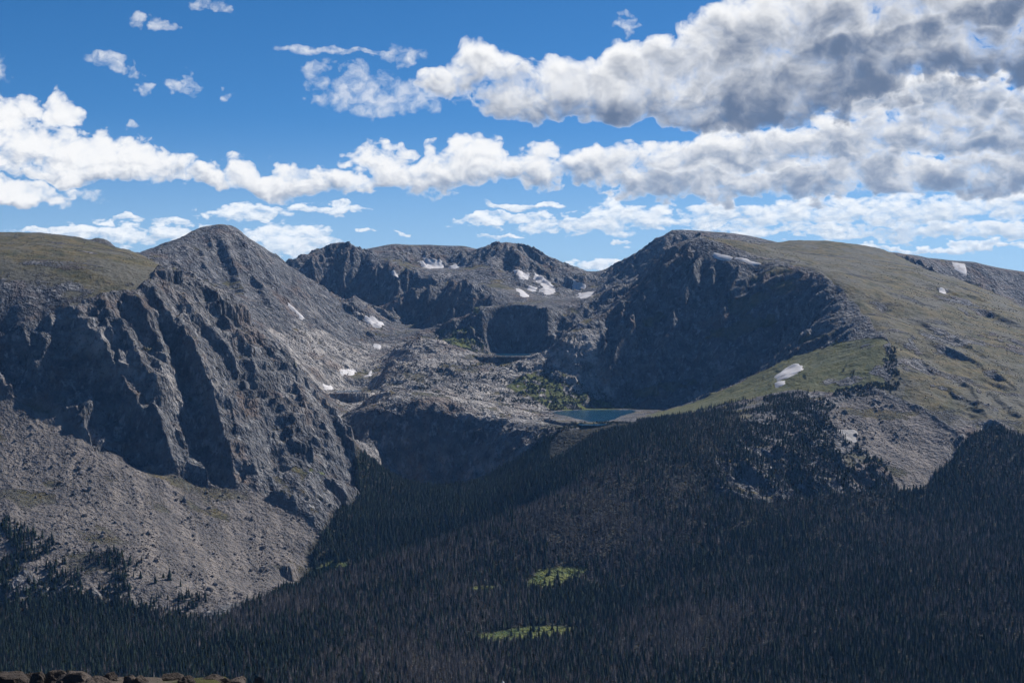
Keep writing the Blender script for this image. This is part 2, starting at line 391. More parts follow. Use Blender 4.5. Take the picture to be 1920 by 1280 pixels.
LINES += [   # backs of the ridges, a little below their skylines
 [(-420, 452, 3600), (-200, 455, 3600), (0, 456, 3600), (65, 455, 3600), (140, 464, 3600), (200, 474, 3600)],
 [(170, 500, 4450), (210, 500, 4560), (262, 494, 4680), (300, 482, 4740), (340, 466, 4790), (380, 450, 4820)],
 [(180, 510, 4800), (262, 505, 4950), (340, 490, 5000)],
 [(500, 520, 5750), (545, 512, 5800), (580, 500, 5860), (605, 488, 5880), (625, 480, 5900)],
 [(1020, 498, 6050), (1060, 512, 6050), (1120, 530, 6050), (1160, 520, 6000), (1200, 500, 5950)],
 [(1070, 520, 5600), (1120, 535, 5560), (1160, 525, 5500), (1200, 500, 5500)],
 [(1690, 492, 5500), (1760, 500, 5600), (1830, 508, 5620), (1920, 526, 5620)],
]
PTS = []
for ln in LINES:
    w = [np.array(W(*p)) for p in ln]
    for a, b in zip(w[:-1], w[1:]):
        n = max(1, int(np.hypot(*(b - a)[:2]) / 90))
        for k in range(n):
            PTS.append(a + (b - a) * k / n)
    PTS.append(w[-1])
# unseen land: near valley side, backs of the ridges, the outer sides
for x in np.linspace(-1500, 1500, 9):
    PTS.append(np.array((x, 1500, -452))); PTS.append(np.array((x, 1250, -420)))
for x, y, z in [(-1800, 4700, 150), (-1100, 5600, 80), (-1100, 6300, -50), (-600, 6700, 0), (0, 7000, -20), (500, 7100, -80), (900, 6900, 50), (1500, 6600, 100), (2200, 6000, 50), (-2600, 6500, -150), (-2000, 5400, 60),
                (-3000, 4500, 100), (-3000, 7600, -300), (0, 7800, -300), (3000, 7600, -300), (3000, 5000, 20), (3000, 4000, -200), (1500, 7600, -250), (-1500, 7600, -300), (1200, 5300, 230)]:
    PTS.append(np.array((x, y, z), float))
PTS = np.array(PTS)
# drop near-duplicates so that the system stays well posed
keep = []
for i, p in enumerate(PTS):
    if all((PTS[j][0] - p[0]) ** 2 + (PTS[j][1] - p[1]) ** 2 > 18 ** 2 for j in keep):
        keep.append(i)
PTS = PTS[keep]
_c = PTS[:, :2]
_A = np.sqrt(((_c[:, None] - _c[None]) ** 2).sum(-1) + 12.0 ** 2)
n = len(_c)
_M = np.zeros((n + 3, n + 3)); _M[:n, :n] = _A - np.eye(n) * 2.0
_M[:n, n] = 1; _M[:n, n + 1:] = _c / 1000; _M[n, :n] = 1; _M[n + 1:, :n] = _c.T / 1000
_w = np.linalg.solve(_M, np.concatenate([PTS[:, 2], [0, 0, 0]]))

def macro(x, y):
    sh = x.shape; x = x.ravel(); y = y.ravel(); z = np.empty(len(x), np.float32)
    cx, cy = _c[:, 0].astype(np.float32), _c[:, 1].astype(np.float32); w32 = _w[:n].astype(np.float32)
    for i in range(0, len(x), 20000):
        xs = x[i:i + 20000, None].astype(np.float32); ys = y[i:i + 20000, None].astype(np.float32)
        r = np.sqrt((xs - cx) ** 2 + (ys - cy) ** 2 + np.float32(144.0))
        z[i:i + 20000] = r @ w32 + _w[n] + _w[n + 1] * xs[:, 0] / 1000 + _w[n + 2] * ys[:, 0] / 1000
    return z.reshape(sh)

# ------------------------------------------------------------------ fine grid of the land
NS = 1210
def rows():
    y = [1500.0]
    while y[-1] < 7300:
        v = y[-1]
        st = 9 if v < 1900 else 4.2 if v < 2450 else 3.1 if v < 3400 else 3.6 if v < 4500 else 5.2 if v < 6100 else 25
        y.append(v + st)
    return np.array(y)
ROW = rows()
SC = np.linspace(-0.40, 0.40, NS)
NR = len(ROW)
GX = SC[None, :] * ROW[:, None]; GY = np.repeat(ROW[:, None], NS, 1)

cs = np.linspace(-0.40, 0.40, 330); cr = np.interp(np.linspace(0, NR - 1, 420), np.arange(NR), ROW)
cz = macro(cs[None, :] * cr[:, None], np.repeat(cr[:, None], len(cs), 1))
def upsample(cz):
    fi = np.interp(ROW, cr, np.arange(len(cr))); i0 = np.clip(fi.astype(int), 0, len(cr) - 2); t = (fi - i0)[:, None]
    rowsz = cz[i0] * (1 - t) + cz[i0 + 1] * t
    fj = np.interp(SC, cs, np.arange(len(cs))); j0 = np.clip(fj.astype(int), 0, len(cs) - 2); u = (fj - j0)[None, :]
    return rowsz[:, j0] * (1 - u) + rowsz[:, j0 + 1] * u
Z = upsample(cz).astype(np.float32)
Z0 = Z.copy()

def grad(z):
    dzs = np.gradient(z, axis=1) / (SC[1] - SC[0])
    dzy = np.gradient(z, axis=0) / np.gradient(ROW)[:, None]
    gx = dzs / GY
    return gx, dzy - SC[None, :] * gx

def smooth(a, k):
    a = a.astype(np.float32).copy()
    for _ in range(k):
        a[1:-1] = (a[:-2] + 2 * a[1:-1] + a[2:]) / 4
        a[:, 1:-1] = (a[:, :-2] + 2 * a[:, 1:-1] + a[:, 2:]) / 4
    return a

def in_poly(x, y, poly):
    """even-odd test, poly as world (x, y) pairs"""
    ins = np.zeros(x.shape, bool)
    for (x0, y0), (x1, y1) in zip(poly, poly[1:] + poly[:1]):
        if y0 == y1: continue
        hit = (y0 > y) != (y1 > y)
        ins ^= hit & (x < (x1 - x0) * (y - y0) / (y1 - y0) + x0)
    return ins

def B(*pts):                                     # bearing column, distance -> plan position
    return [((px - 960) / F * d, float(d)) for px, d in pts]

WX = fbm(GX, GY, 120, 4, 3) * 38; WY = fbm(GX, GY, 120, 4, 9) * 38
WXs, WYs = WX * 0.35, WY * 0.35
def region(poly, soft=4, warp=1.0):
    return smooth(in_poly(GX + WX * warp, GY + WY * warp, poly), soft)

P_TUNDRA_L = B((-500, 2930), (-200, 2940), (0, 2962), (94, 2985), (125, 2980), (187, 3040), (256, 3100), (297, 3225), (335, 3330), (340, 3480), (275, 3800), (140, 4200), (-500, 4400))
P_TUNDRA_R = B((1310, 4275), (1335, 4245), (1440, 4165), (1502, 4015), (1574, 3860), (1627, 3660), (1671, 3440), (1680, 3330), (1655, 3235), (1720, 3170), (1790, 3060), (1830, 3120), (1920, 3060), (2400, 3000), (2400, 4300), (1920, 4400), (1780, 4750), (1690, 5000), (1490, 5150), (1400, 5050), (1330, 4800))
P_TALUS_L = B((-500, 2850), (0, 2872), (60, 2870), (110, 2864), (150, 2837), (175, 2802), (230, 2812), (335, 2822), (435, 2842), (480, 2862), (530, 2827), (575, 2792), (600, 2765), (592, 2720), (560, 2630), (535, 2565), (480, 2470), (400, 2400), (310, 2400), (200, 2440), (100, 2470), (0, 2470), (-500, 2470))
P_TALUS_R = B((1560, 3140), (1600, 3210), (1650, 3220), (1740, 3130), (1790, 3040), (1775, 2950), (1735, 2850), (1690, 2838), (1650, 2930), (1590, 3020), (1550, 3080))
P_GRASS_R = B((1215, 3480), (1280, 3600), (1350, 3690), (1430, 3700), (1490, 3650), (1560, 3600), (1620, 3540), (1655, 3480), (1670, 3350), (1655, 3235), (1560, 3240), (1490, 3330), (1400, 3370), (1320, 3370), (1250, 3360))
P_GREEN_MID = [B((815, 4720), (850, 4660), (900, 4700), (910, 4560), (880, 4420), (850, 4450)), B((950, 3900), (1000, 4000), (1080, 3970), (1180, 3960), (1190, 3880), (1040, 3780)),
               B((540, 3250), (580, 3330), (610, 3230), (590, 3170), (560, 3190)), B((560, 2975), (600, 3090), (640, 3060), (600, 2950)), B((690, 2950), (700, 3150), (760, 3120), (720, 2920)), B((820, 3200), (900, 3220), (1000, 3190), (980, 3130), (850, 3140))]
P_GRANITE = B((640, 3450), (650, 3700), (560, 3950), (500, 4050), (560, 4350), (680, 4600), (760, 4650), (860, 4500), (1000, 4480), (1090, 4300), (1150, 3930), (1050, 3850), (1030, 3400), (1060, 3250), (760, 3230), (660, 3320))
P_ROCK_L = B((-500, 2880), (0, 2900), (175, 2805), (435, 2845), (600, 2775), (650, 2940), (680, 3050), (670, 3120), (560, 3230), (470, 3300), (350, 3400), (330, 3330), (256, 3115), (187, 3050), (0, 2985), (-500, 2955))
P_FOREST = B((-500, 1500), (-500, 2370), (0, 2400), (120, 2440), (330, 2395), (420, 2375), (500, 2500), (560, 2640), (590, 2780), (640, 2900), (668, 3000), (672, 3150), (700, 3260), (760, 3290), (850, 3270), (920, 3240), (1000, 3240), (1080, 3230), (1180, 3340), (1240, 3390), (1330, 3250), (1390, 3150), (1400, 3000), (1340, 2880), (1335, 2750), (1420, 2740), (1520, 2780), (1600, 2810), (1690, 2835), (1730, 2850), (1785, 2960), (1805, 3020), (1860, 3080), (1920, 3040), (2400, 2990), (2400, 1500))
P_SPARSE = [B((1330, 2740), (1340, 2880), (1390, 3150), (1500, 3250), (1560, 3140), (1560, 3080), (1640, 2940), (1690, 2838), (1520, 2780)),
            B((-500, 2370), (-500, 2620), (0, 2610), (60, 2560), (200, 2545), (310, 2490), (400, 2440), (330, 2390), (120, 2430)),
            B((1180, 3330), (1240, 3420), (1330, 3420), (1420, 3330), (1470, 3330), (1560, 3250), (1400, 3140)),
            B((640, 2880), (650, 3000), (700, 3200), (760, 3230), (900, 3200), (1060, 3260), (1000, 3150), (760, 3120))]
P_MEADOW = [B((885, 2225), (920, 2240), (1000, 2275), (1085, 2280), (1060, 2235), (1000, 2210), (920, 2200)), B((985, 2455), (1010, 2510), (1060, 2525), (1100, 2520), (1085, 2480), (1020, 2445)), B((885, 2430), (930, 2445), (925, 2425), (890, 2415)), B((580, 2700), (620, 2735), (660, 2745), (672, 2735), (630, 2712))]

rib_zone = region(B((1690, 3300), (1720, 3700), (1720, 4100), (1950, 4250), (2400, 4300), (2400, 3050), (1930, 3080), (1800, 3180)), 12)
tundra_l = region(P_TUNDRA_L, 4, 0.6); tundra_r = region(P_TUNDRA_R, 4, 0.5)
talus = np.maximum(region(P_TALUS_L, 4, 0.6), region(P_TALUS_R, 4, 0.6))
grass_r = region(P_GRASS_R, 6, 1.0)
granite = region(P_GRANITE, 10, 1.0)
forest = region(P_FOREST, 3, 0.5)
tundra = np.clip(tundra_l + tundra_r, 0, 1)
soft_ground = np.clip(tundra + talus + forest + grass_r * 0.8, 0, 1)

gx, gy = grad(smooth(Z, 12))
mslope = np.hypot(gx, gy) + 1e-4
ddx, ddy = gx / mslope, gy / mslope
rocky = (1 - 0.93 * soft_ground) * sstep(0.12, 0.5, mslope)
top_r = region(B((1290, 4200), (1290, 4330), (1450, 4220), (1450, 4090)), 10)
peak = region(B((180, 4150), (330, 3800), (450, 3700), (560, 3500), (640, 3500), (690, 4200), (700, 4750), (540, 5150), (180, 5200)), 8)
cliff_l = region(P_ROCK_L, 4, 0.5)
rocky = rocky * (1 - 0.62 * peak) * (1 - 0.7 * top_r)
rocky = rocky * (1 - 0.8 * region(B((1680, 5050), (1780, 4950), (1920, 4700), (2500, 4500), (2500, 5800), (1680, 5800)), 8))
def near_line(line, width):
    out = np.zeros_like(Z)
    w = [W(*p)[:2] for p in line]
    for (x0, y0), (x1, y1) in zip(w[:-1], w[1:]):
        l2 = (x1 - x0) ** 2 + (y1 - y0) ** 2 + 1e-6
        t = np.clip(((GX - x0) * (x1 - x0) + (GY - y0) * (y1 - y0)) / l2, 0, 1)
        out = np.maximum(out, np.exp(-((GX - x0 - t * (x1 - x0)) ** 2 + (GY - y0 - t * (y1 - y0)) ** 2) / width ** 2))
    return out
for ln in LINES:
    if ln[0] in ((1065, 622, 4100), (1150, 505, 5790)):
        rocky = rocky * (1 - 0.72 * near_line(ln, 65))
rocky = np.clip(rocky + granite * 0.35 * (1 - soft_ground), 0, 1).astype(np.float32)

# --- buttresses of the big cliff, and ribs of the peaks: crest lines, height, width on the lit and on the shaded side
def ray(px, py, z, y0=1700.0, y1=6200.0):
    """first point of the land along a bearing"""
    s = (px - 960) / F; t = (HY - py) / F
    j = (s - SC[0]) / (SC[1] - SC[0]); j0 = int(np.clip(j, 0, NS - 2)); f = j - j0
    prof = z[:, j0] * (1 - f) + z[:, j0 + 1] * f
    hit = np.nonzero((prof >= t * ROW) & (ROW > y0) & (ROW < y1))[0]
    i = hit[0] if len(hit) else int(np.argmin(np.abs(prof - t * ROW)))
    return s * ROW[i], ROW[i], prof[i]

RIBS = [
 ([(128, 566), (140, 590), (165, 630), (192, 660), (222, 692), (240, 732), (264, 778), (290, 835), (312, 880)], 38, 75, 15),
 ([(190, 546), (206, 590), (233, 622), (248, 660), (272, 700), (300, 742), (330, 800)], 15, 52, 12),
 ([(224, 543), (262, 580), (290, 618), (304, 655), (330, 700)], 18, 55, 11),
 ([(340, 590), (350, 640), (372, 690), (398, 742), (412, 800), (432, 862), (452, 910)], 46, 85, 15),
 ([(262, 770), (290, 800), (312, 850), (334, 886)], 24, 40, 11),
 ([(330, 530), (350, 575), (385, 605), (420, 650), (455, 700), (480, 745)], 11, 90, 14),
 ([(15, 590), (40, 630), (58, 680), (70, 725)], 14, 45, 14),
 ([(385, 545), (415, 590), (440, 625)], 14, 40, 12),
 ([(500, 800), (530, 840), (555, 900), (575, 940)], 10, 60, 14),
 ([(60, 600), (80, 650), (110, 700), (130, 750)], 8, 30, 10),
 ([(280, 540), (310, 580), (330, 610), (340, 650)], 16, 40, 10),
 ([(425, 440), (432, 470), (445, 510), (460, 560)], 20, 70, 22),
 ([(330, 470), (345, 495), (370, 530)], 14, 40, 14),
 ([(450, 450), (470, 500), (500, 560), (530, 600)], 12, 70, 18),
 ([(640, 466), (648, 490), (655, 540), (665, 585)], 26, 80, 24),
 ([(720, 475), (735, 520), (742, 560), (738, 585)], 16, 80, 24),
 ([(955, 462), (965, 485), (985, 510)], 14, 60, 20),
 # scarps across the flank of the right-hand plateau
 ([(1690, 591), (1736, 611), (1772, 624), (1811, 644), (1832, 666)], 15, 50, 12),
 ([(1707, 626), (1748, 643), (1779, 655), (1834, 682), (1873, 703), (1925, 740)], 19, 60, 13),
 ([(1711, 673), (1736, 683), (1760, 703), (1775, 718)], 13, 40, 12),
 ([(1776, 700), (1814, 733), (1834, 765), (1857, 792), (1893, 822)], 22, 60, 14),
 ([(1805, 572), (1854, 585), (1889, 601), (1925, 622)], 20, 70, 16),
 ([(1725, 534), (1772, 542), (1815, 554), (1865, 571)], 14, 60, 14),
 ([(1850, 660), (1890, 690), (1925, 705)], 14, 50, 12),
 ([(1830, 720), (1870, 745), (1925, 790)], 12, 40, 12),
]
def add_rib(Z, line, amp, wl, ws):
    flank = line[0][0] > 1680
    if flank: amp *= 0.5
    pts = [ray(px, py, Z0)[:2] for px, py in line]
    pts = np.array(pts)
    best = np.full(Z.shape, 1e9, np.float32); sd = np.zeros_like(best); tt = np.zeros_like(best)
    L = np.concatenate([[0], np.cumsum(np.hypot(*np.diff(pts, axis=0).T))])
    r0, r1 = np.searchsorted(ROW, pts[:, 1].min() - 150), np.searchsorted(ROW, pts[:, 1].max() + 150)
    sl = slice(r0, r1)
    wk = 1.9 if flank else 1.0
    x = (GX + WXs * wk)[sl]; y = (GY + WYs * wk)[sl]
    if flank: x = x + fbm(x, y, 24, 3, 143) * 9; y = y + fbm(x, y, 24, 3, 145) * 9
    bd = np.full(x.shape, 1e9); sg = np.zeros(x.shape); tp = np.zeros(x.shape)
    for k in range(len(pts) - 1):
        a, c = pts[k], pts[k + 1]; d = c - a; l2 = d @ d + 1e-6
        t = np.clip(((x - a[0]) * d[0] + (y - a[1]) * d[1]) / l2, 0, 1)
        ex, ey = x - a[0] - t * d[0], y - a[1] - t * d[1]
        dist = np.hypot(ex, ey); m = dist < bd
        bd = np.where(m, dist, bd)
        sg = np.where(m, np.sign(d[0] * ey - d[1] * ex), sg)     # + on the right-hand, sunlit side when the line runs downhill
        tp = np.where(m, L[k] + t * (L[k + 1] - L[k]), tp)
    taper = sstep(0, 0.30, tp / L[-1]) * sstep(1.02, 0.75, tp / L[-1]) * (1 + 0.45 * fbm(x, y, 70, 3, 141))
    wv_ = 1 + 0.5 * fbm(x, y, 110, 3, 149)
    lit = np.clip(1 - bd / (wl * wv_), 0, 1); shd = np.clip(1 - bd / (ws * wv_), 0, 1)
    prof = np.where(sg > 0, lit, shd)
    gul = np.where(sg > 0, 0, np.exp(-((bd - ws * 2.2) / (ws * 1.4)) ** 2))
    Z[sl] += (taper * (amp * prof - 0.45 * amp * gul - 0.38 * amp * np.exp(-(bd / (1.6 * wl)) ** 2)) * (sstep(-0.35, 0.1, fbm(x, y, 90, 3, 147)) if flank else 1.0)).astype(np.float32)
for ln in RIBS:
    add_rib(Z, *ln)

# --- water-cut gullies and ribs along the fall line
for wl, amp, sd in ((210, 17, 1), (95, 9, 2), (44, 4.5, 3), (21, 2.0, 4)):
    g = gullies(GX + WX, GY + WY, ddx, ddy, wl, sd)
    if wl > 90: g = 1 - 2 * np.abs(g) ** 0.7
    Z += (g * amp * rocky * (1 - 0.75 * granite) * (1 - 0.62 * cliff_l) * np.clip(mslope / 0.7, 0.25, 1.3)).astype(np.float32)
# --- blocky rock: tilted facets
def facets(x, y, wl, seed):
    px, py = x / wl, y / wl
    cx, cy = np.floor(px).astype(np.int64), np.floor(py).astype(np.int64)
    best = np.full(px.shape, 9.0, np.float32); out = np.zeros(px.shape, np.float32)
    for i in (-1, 0, 1):
        for j in (-1, 0, 1):
            h = _perm[_perm[(cx + i + seed * 13) & 255] + ((cy + j + seed * 7) & 255)]
            h2 = _perm[h + 31]; h3 = _perm[h2 + 5]; h4 = _perm[h3 + 77]
            ex = px - (cx + i) - h / 256.0; ey = py - (cy + j) - h2 / 256.0
            d = (ex * ex + ey * ey).astype(np.float32); m = d < best
            best = np.where(m, d, best)
            out = np.where(m, (ex * (h3 / 128.0 - 1) + ey * (h4 / 128.0 - 1) + (h2 / 256.0 - 0.5) * 0.7).astype(np.float32), out)
    return out
Z += facets(GX * 0.8 + GY * 0.45 + WX * 1.2, (GY * 0.8 - GX * 0.45 + WY * 1.2) * 0.6, 120, 5) * 30 * cliff_l * rocky
slab_l = region(B((345, 3080), (400, 2900), (450, 2850), (600, 2780), (650, 2950), (680, 3060), (600, 3180), (500, 3260), (400, 3330)), 14)
for wl, amp, sd in ((75, 11, 1), (33, 6.5, 2), (15, 3.0, 3)):
    k = 0.75 - 0.2 * granite
    Z += facets(GX + WX * 0.7, (GY + WY * 0.7), wl, sd) * amp * rocky * k
Z += (ridged(GX, GY, 60, 5, 21) - 0.6) * 6 * rocky
Z += fbm(GX, GY, 190, 4, 23) * 16 * granite * rocky
_k = W(193, 455, 3900); Z += 9 * sstep(34, 10, np.hypot(GX - _k[0], (GY - _k[1]) * 0.7))
# --- ledges: beds that dip gently, standing out as steps on the steep faces
face_r = region(B((1090, 4150), (1310, 4260), (1440, 4150), (1574, 3850), (1627, 3650), (1560, 3650), (1400, 3760), (1200, 3850), (1100, 4000)), 8)
bed = (Z - 0.32 * GX * face_r + 0.12 * GX * (1 - face_r) + fbm(GX, GY, 140, 4, 151) * 22) / (21.0 + 8 * fbm(GX, GY, 400, 2, 153))
fr_ = bed - np.floor(bed)
Z += (sstep(0.25, 0.75, fr_) - fr_) * 21.0 * 0.62 * rocky * sstep(0.45, 0.9, mslope) * (0.35 + 0.65 * sstep(-0.3, 0.3, fbm(GX, GY, 120, 3, 155)))
# --- soft ground: terracettes, boulder swells, forest hummocks
Z += fbm(GX, GY, 90, 5, 31) * 5.0 * tundra + fbm(GX, GY, 26, 4, 33) * 1.6 * np.clip(tundra + grass_r, 0, 1)
Z += fbm(GX, GY, 70, 4, 35) * 5.0 * talus + fbm(GX, GY, 9, 2, 36) * 1.4 * talus
Z += fbm(GX, GY, 230, 4, 37) * 11.0 * forest * sstep(2050, 2400, GY)
# rock steps on the flank of the right-hand plateau
outcrop = sstep(0.18, 0.42, fbm(GX * 0.8 + GY * 0.5, (GY - GX * 0.5) * 2.2, 300, 4, 41)) * region(B((1690, 3700), (1760, 4100), (1950, 4250), (2400, 4300), (2400, 3050), (1950, 3100), (1800, 3180), (1740, 3300)), 12)
Z += (facets(GX + WX, GY + WY, 40, 8) * 9 + facets(GX + WX, GY + WY, 18, 9) * 5 - 5) * outcrop
Z = Z.astype(np.float32)

# --- lakes: level ground is cut below the water, the banks stay above it
def lake_outline(level, pts):
    return [((px - 960) / F * level * F / (HY - py), level * F / (HY - py)) for px, py in pts]
LAKES = {
 'mountain_lake': (W(1115, 778, 3600)[2], [(1033, 772.5), (1060, 769), (1100, 767.5), (1150, 767), (1188, 768), (1195, 771), (1182, 775), (1165, 780), (1150, 786), (1130, 791), (1105, 791), (1085, 786), (1062, 780), (1042, 776)]),
 'upper_lake': (W(955, 664.5, 4420)[2], [(922, 663), (940, 662), (965, 661.8), (990, 662), (1002, 663.5), (990, 667), (955, 668), (930, 666.5)]),
 'tarn': (W(655, 734, 3960)[2], [(622, 734), (640, 731.5), (660, 730.8), (682, 731), (679, 734), (655, 736), (632, 736)]),
 'valley_pond': (W(590, 1090, 2650)[2], [(545, 1098), (565, 1090), (600, 1083), (635, 1079), (645, 1081), (612, 1092), (580, 1101), (555, 1103)]),
}
lake_mask = np.zeros_like(Z)
def poly_dist(x, y, poly):
    d = np.full(x.shape, 1e9)
    for (x0, y0), (x1, y1) in zip(poly, poly[1:] + poly[:1]):
        l2 = (x1 - x0) ** 2 + (y1 - y0) ** 2 + 1e-6
        t = np.clip(((x - x0) * (x1 - x0) + (y - y0) * (y1 - y0)) / l2, 0, 1)
        d = np.minimum(d, np.hypot(x - x0 - t * (x1 - x0), y - y0 - t * (y1 - y0)))
    return d
for nm, (lev, px) in LAKES.items():
    poly = lake_outline(lev, px)
    ys_ = [p[1] for p in poly]
    sl = slice(np.searchsorted(ROW, min(ys_) - 260), np.searchsorted(ROW, max(ys_) + 120))
    x, y = (GX + WXs * 0.6)[sl], (GY + WYs * 0.6)[sl]
    ins = in_poly(x, y, poly); d = poly_dist(x, y, poly)
    d = np.where(ins, -d, d)
    front = y < np.mean(ys_)
    bank = lev + 0.5 + np.clip(d, 0, 200) * 0.02 + np.abs(fbm(x, y, 25, 3, 44)) * np.clip(d * 0.12, 0, 4)
    zz = Z[sl]
    fr = 40 if nm == 'valley_pond' else 60 if nm in ('upper_lake', 'tarn') else 110
    w = sstep(np.where(front, fr, 60 if fr > 40 else 20), np.where(front, 12, 6), d)
    target = np.where(zz > bank, bank, np.maximum(zz, bank - 0.22 * np.clip(d - 8, 0, 500)))
    zz = zz * (1 - w) + np.where(front, target, bank) * w
    zz = np.where((d > 0) & (d < 60), np.maximum(zz, lev + 0.4), zz)
    zz = np.where(ins, lev - 0.2 + np.maximum(d * 0.25, -5), zz)
    Z[sl] = zz
    lake_mask[sl] = np.maximum(lake_mask[sl], (d < 3).astype(np.float32))
Z = Z.astype(np.float32)

def zt(x, y):
    """height of the land at plan positions (arrays)"""
    x = np.atleast_1d(np.asarray(x, float)); y = np.atleast_1d(np.asarray(y, float))
    fi = np.interp(y, ROW, np.arange(NR)); i0 = np.clip(fi.astype(int), 0, NR - 2); t = fi - i0
    fj = (x / y - SC[0]) / (SC[1] - SC[0]); j0 = np.clip(fj.astype(int), 0, NS - 2); u = np.clip(fj - j0, 0, 1)
    return (Z[i0, j0] * (1 - u) + Z[i0, j0 + 1] * u) * (1 - t) + (Z[i0 + 1, j0] * (1 - u) + Z[i0 + 1, j0 + 1] * u) * t
def at(grid, x, y):
    fi = np.interp(y, ROW, np.arange(NR)); fj = (x / y - SC[0]) / (SC[1] - SC[0])
    return grid[np.clip(np.round(fi).astype(int), 0, NR - 1), np.clip(np.round(fj).astype(int), 0, NS - 1)]

# ------------------------------------------------------------------ ground cover fields (what grows or lies where)
gx, gy = grad(Z); fslope = np.hypot(gx, gy)
msl = np.hypot(*grad(smooth(Z, 5)))
meadow = np.zeros_like(Z)
for p in P_MEADOW: meadow = np.maximum(meadow, region(p, 2, 0.25))
green = np.zeros_like(Z)
for p in P_GREEN_MID: green = np.maximum(green, region(p, 8, 0.8))
n1 = fbm(GX, GY, 140, 5, 51); n2 = fbm(GX, GY, 40, 5, 55)
grass = tundra * sstep(0.80, 0.45, msl) * (1 - outcrop * sstep(-0.1, 0.2, n2)) * sstep(-0.62, -0.2, n1 + n2 * 0.6 + 0.1)
grass = np.maximum(grass, grass_r * sstep(0.9, 0.55, msl) * sstep(-0.5, 0.0, n1 + n2 * 0.5 + 0.15))
grass = np.maximum(grass, green * sstep(1.0, 0.6, msl) * sstep(-0.3, 0.15, n2 + 0.1))
grass = np.maximum(grass, 0.8 * sstep(0.62, 0.38, msl) * sstep(0.02, 0.3, n1 * 0.7 + n2 * 0.6) * (1 - soft_ground))
grass = np.maximum(grass, 0.55 * talus * sstep(0.12, 0.35, fbm(GX + GY * 0.3, GY * 2.0, 200, 4, 57)))
grass = np.maximum(grass, 0.5 * region(P_ROCK_L, 4, 0.5) * sstep(1.0, 0.7, msl) * sstep(0.05, 0.3, n2))
grass = np.maximum(grass, 0.75 * region(B((1200, 4150), (1310, 4250), (1440, 4140), (1574, 3840), (1627, 3640), (1560, 3650), (1400, 3780), (1260, 3830), (1180, 3950)), 6) * sstep(0.12, 0.34, fbm(GX + GY * 0.4, GY * 0.6 + Z * 1.2, 110, 5, 58)))
grass = grass * (1 - 0.85 * rib_zone * sstep(0.05, 0.35, fbm(GX * 0.8 + GY * 0.5, (GY - GX * 0.5) * 0.6, 120, 5, 59)))
grass = grass * (1 - 0.6 * tundra * sstep(0.1, 0.4, fbm(GX * 0.35, GY, 120, 5, 60)))
lush = np.clip(np.maximum(green, grass_r * 0.55 + 0), 0, 1)
fall = fbm(GX * 0.9 + GY * 0.25, GY * 0.22 - GX * 0.1, 26, 4, 63)
slabs = region(B((500, 4000), (540, 4350), (640, 4450), (700, 4350), (690, 3960), (600, 3880)), 10)
FIELDS = dict(fall=sstep(-0.25, 0.45, fall), grass=grass * (1 - meadow), talus=talus, forest=forest, meadow=meadow, granite=granite * (1 + 0.8 * slabs) - 0.9 * region(B((640, 3520), (655, 3430), (700, 3400), (850, 3370), (1060, 3270), (1050, 3350), (890, 3450), (690, 3500)), 5), lush=lush, bare=sstep(-0.3, 0.4, fbm(GX, GY, 160, 5, 61)))  # granite lowered on the dome's front wall: its shade painted into the rock colour
FIELDS = {k: v.astype(np.float32) for k, v in FIELDS.items()}
# ------------------------------------------------------------------ materials
def new_mat(name):
    m = bpy.data.materials.new(name); m.use_nodes = True
    b = NB(m.node_tree); s = m.node_tree.nodes['Principled BSDF']
    s.inputs['Roughness'].default_value = 0.9
    s.inputs['Specular IOR Level'].default_value = 0.15
    return m, b, s
def bump(b, height, strength, dist, normal=None):
    nd = b.t.nodes.new('ShaderNodeBump'); nd.inputs['Strength'].default_value = strength; nd.inputs['Distance'].default_value = dist
    b.link(height, nd.inputs['Height'])
    if normal is not None: b.link(normal, nd.inputs['Normal'])
    return nd.outputs[0]
def position(b):
    return b.t.nodes.new('ShaderNodeNewGeometry').outputs['Position']

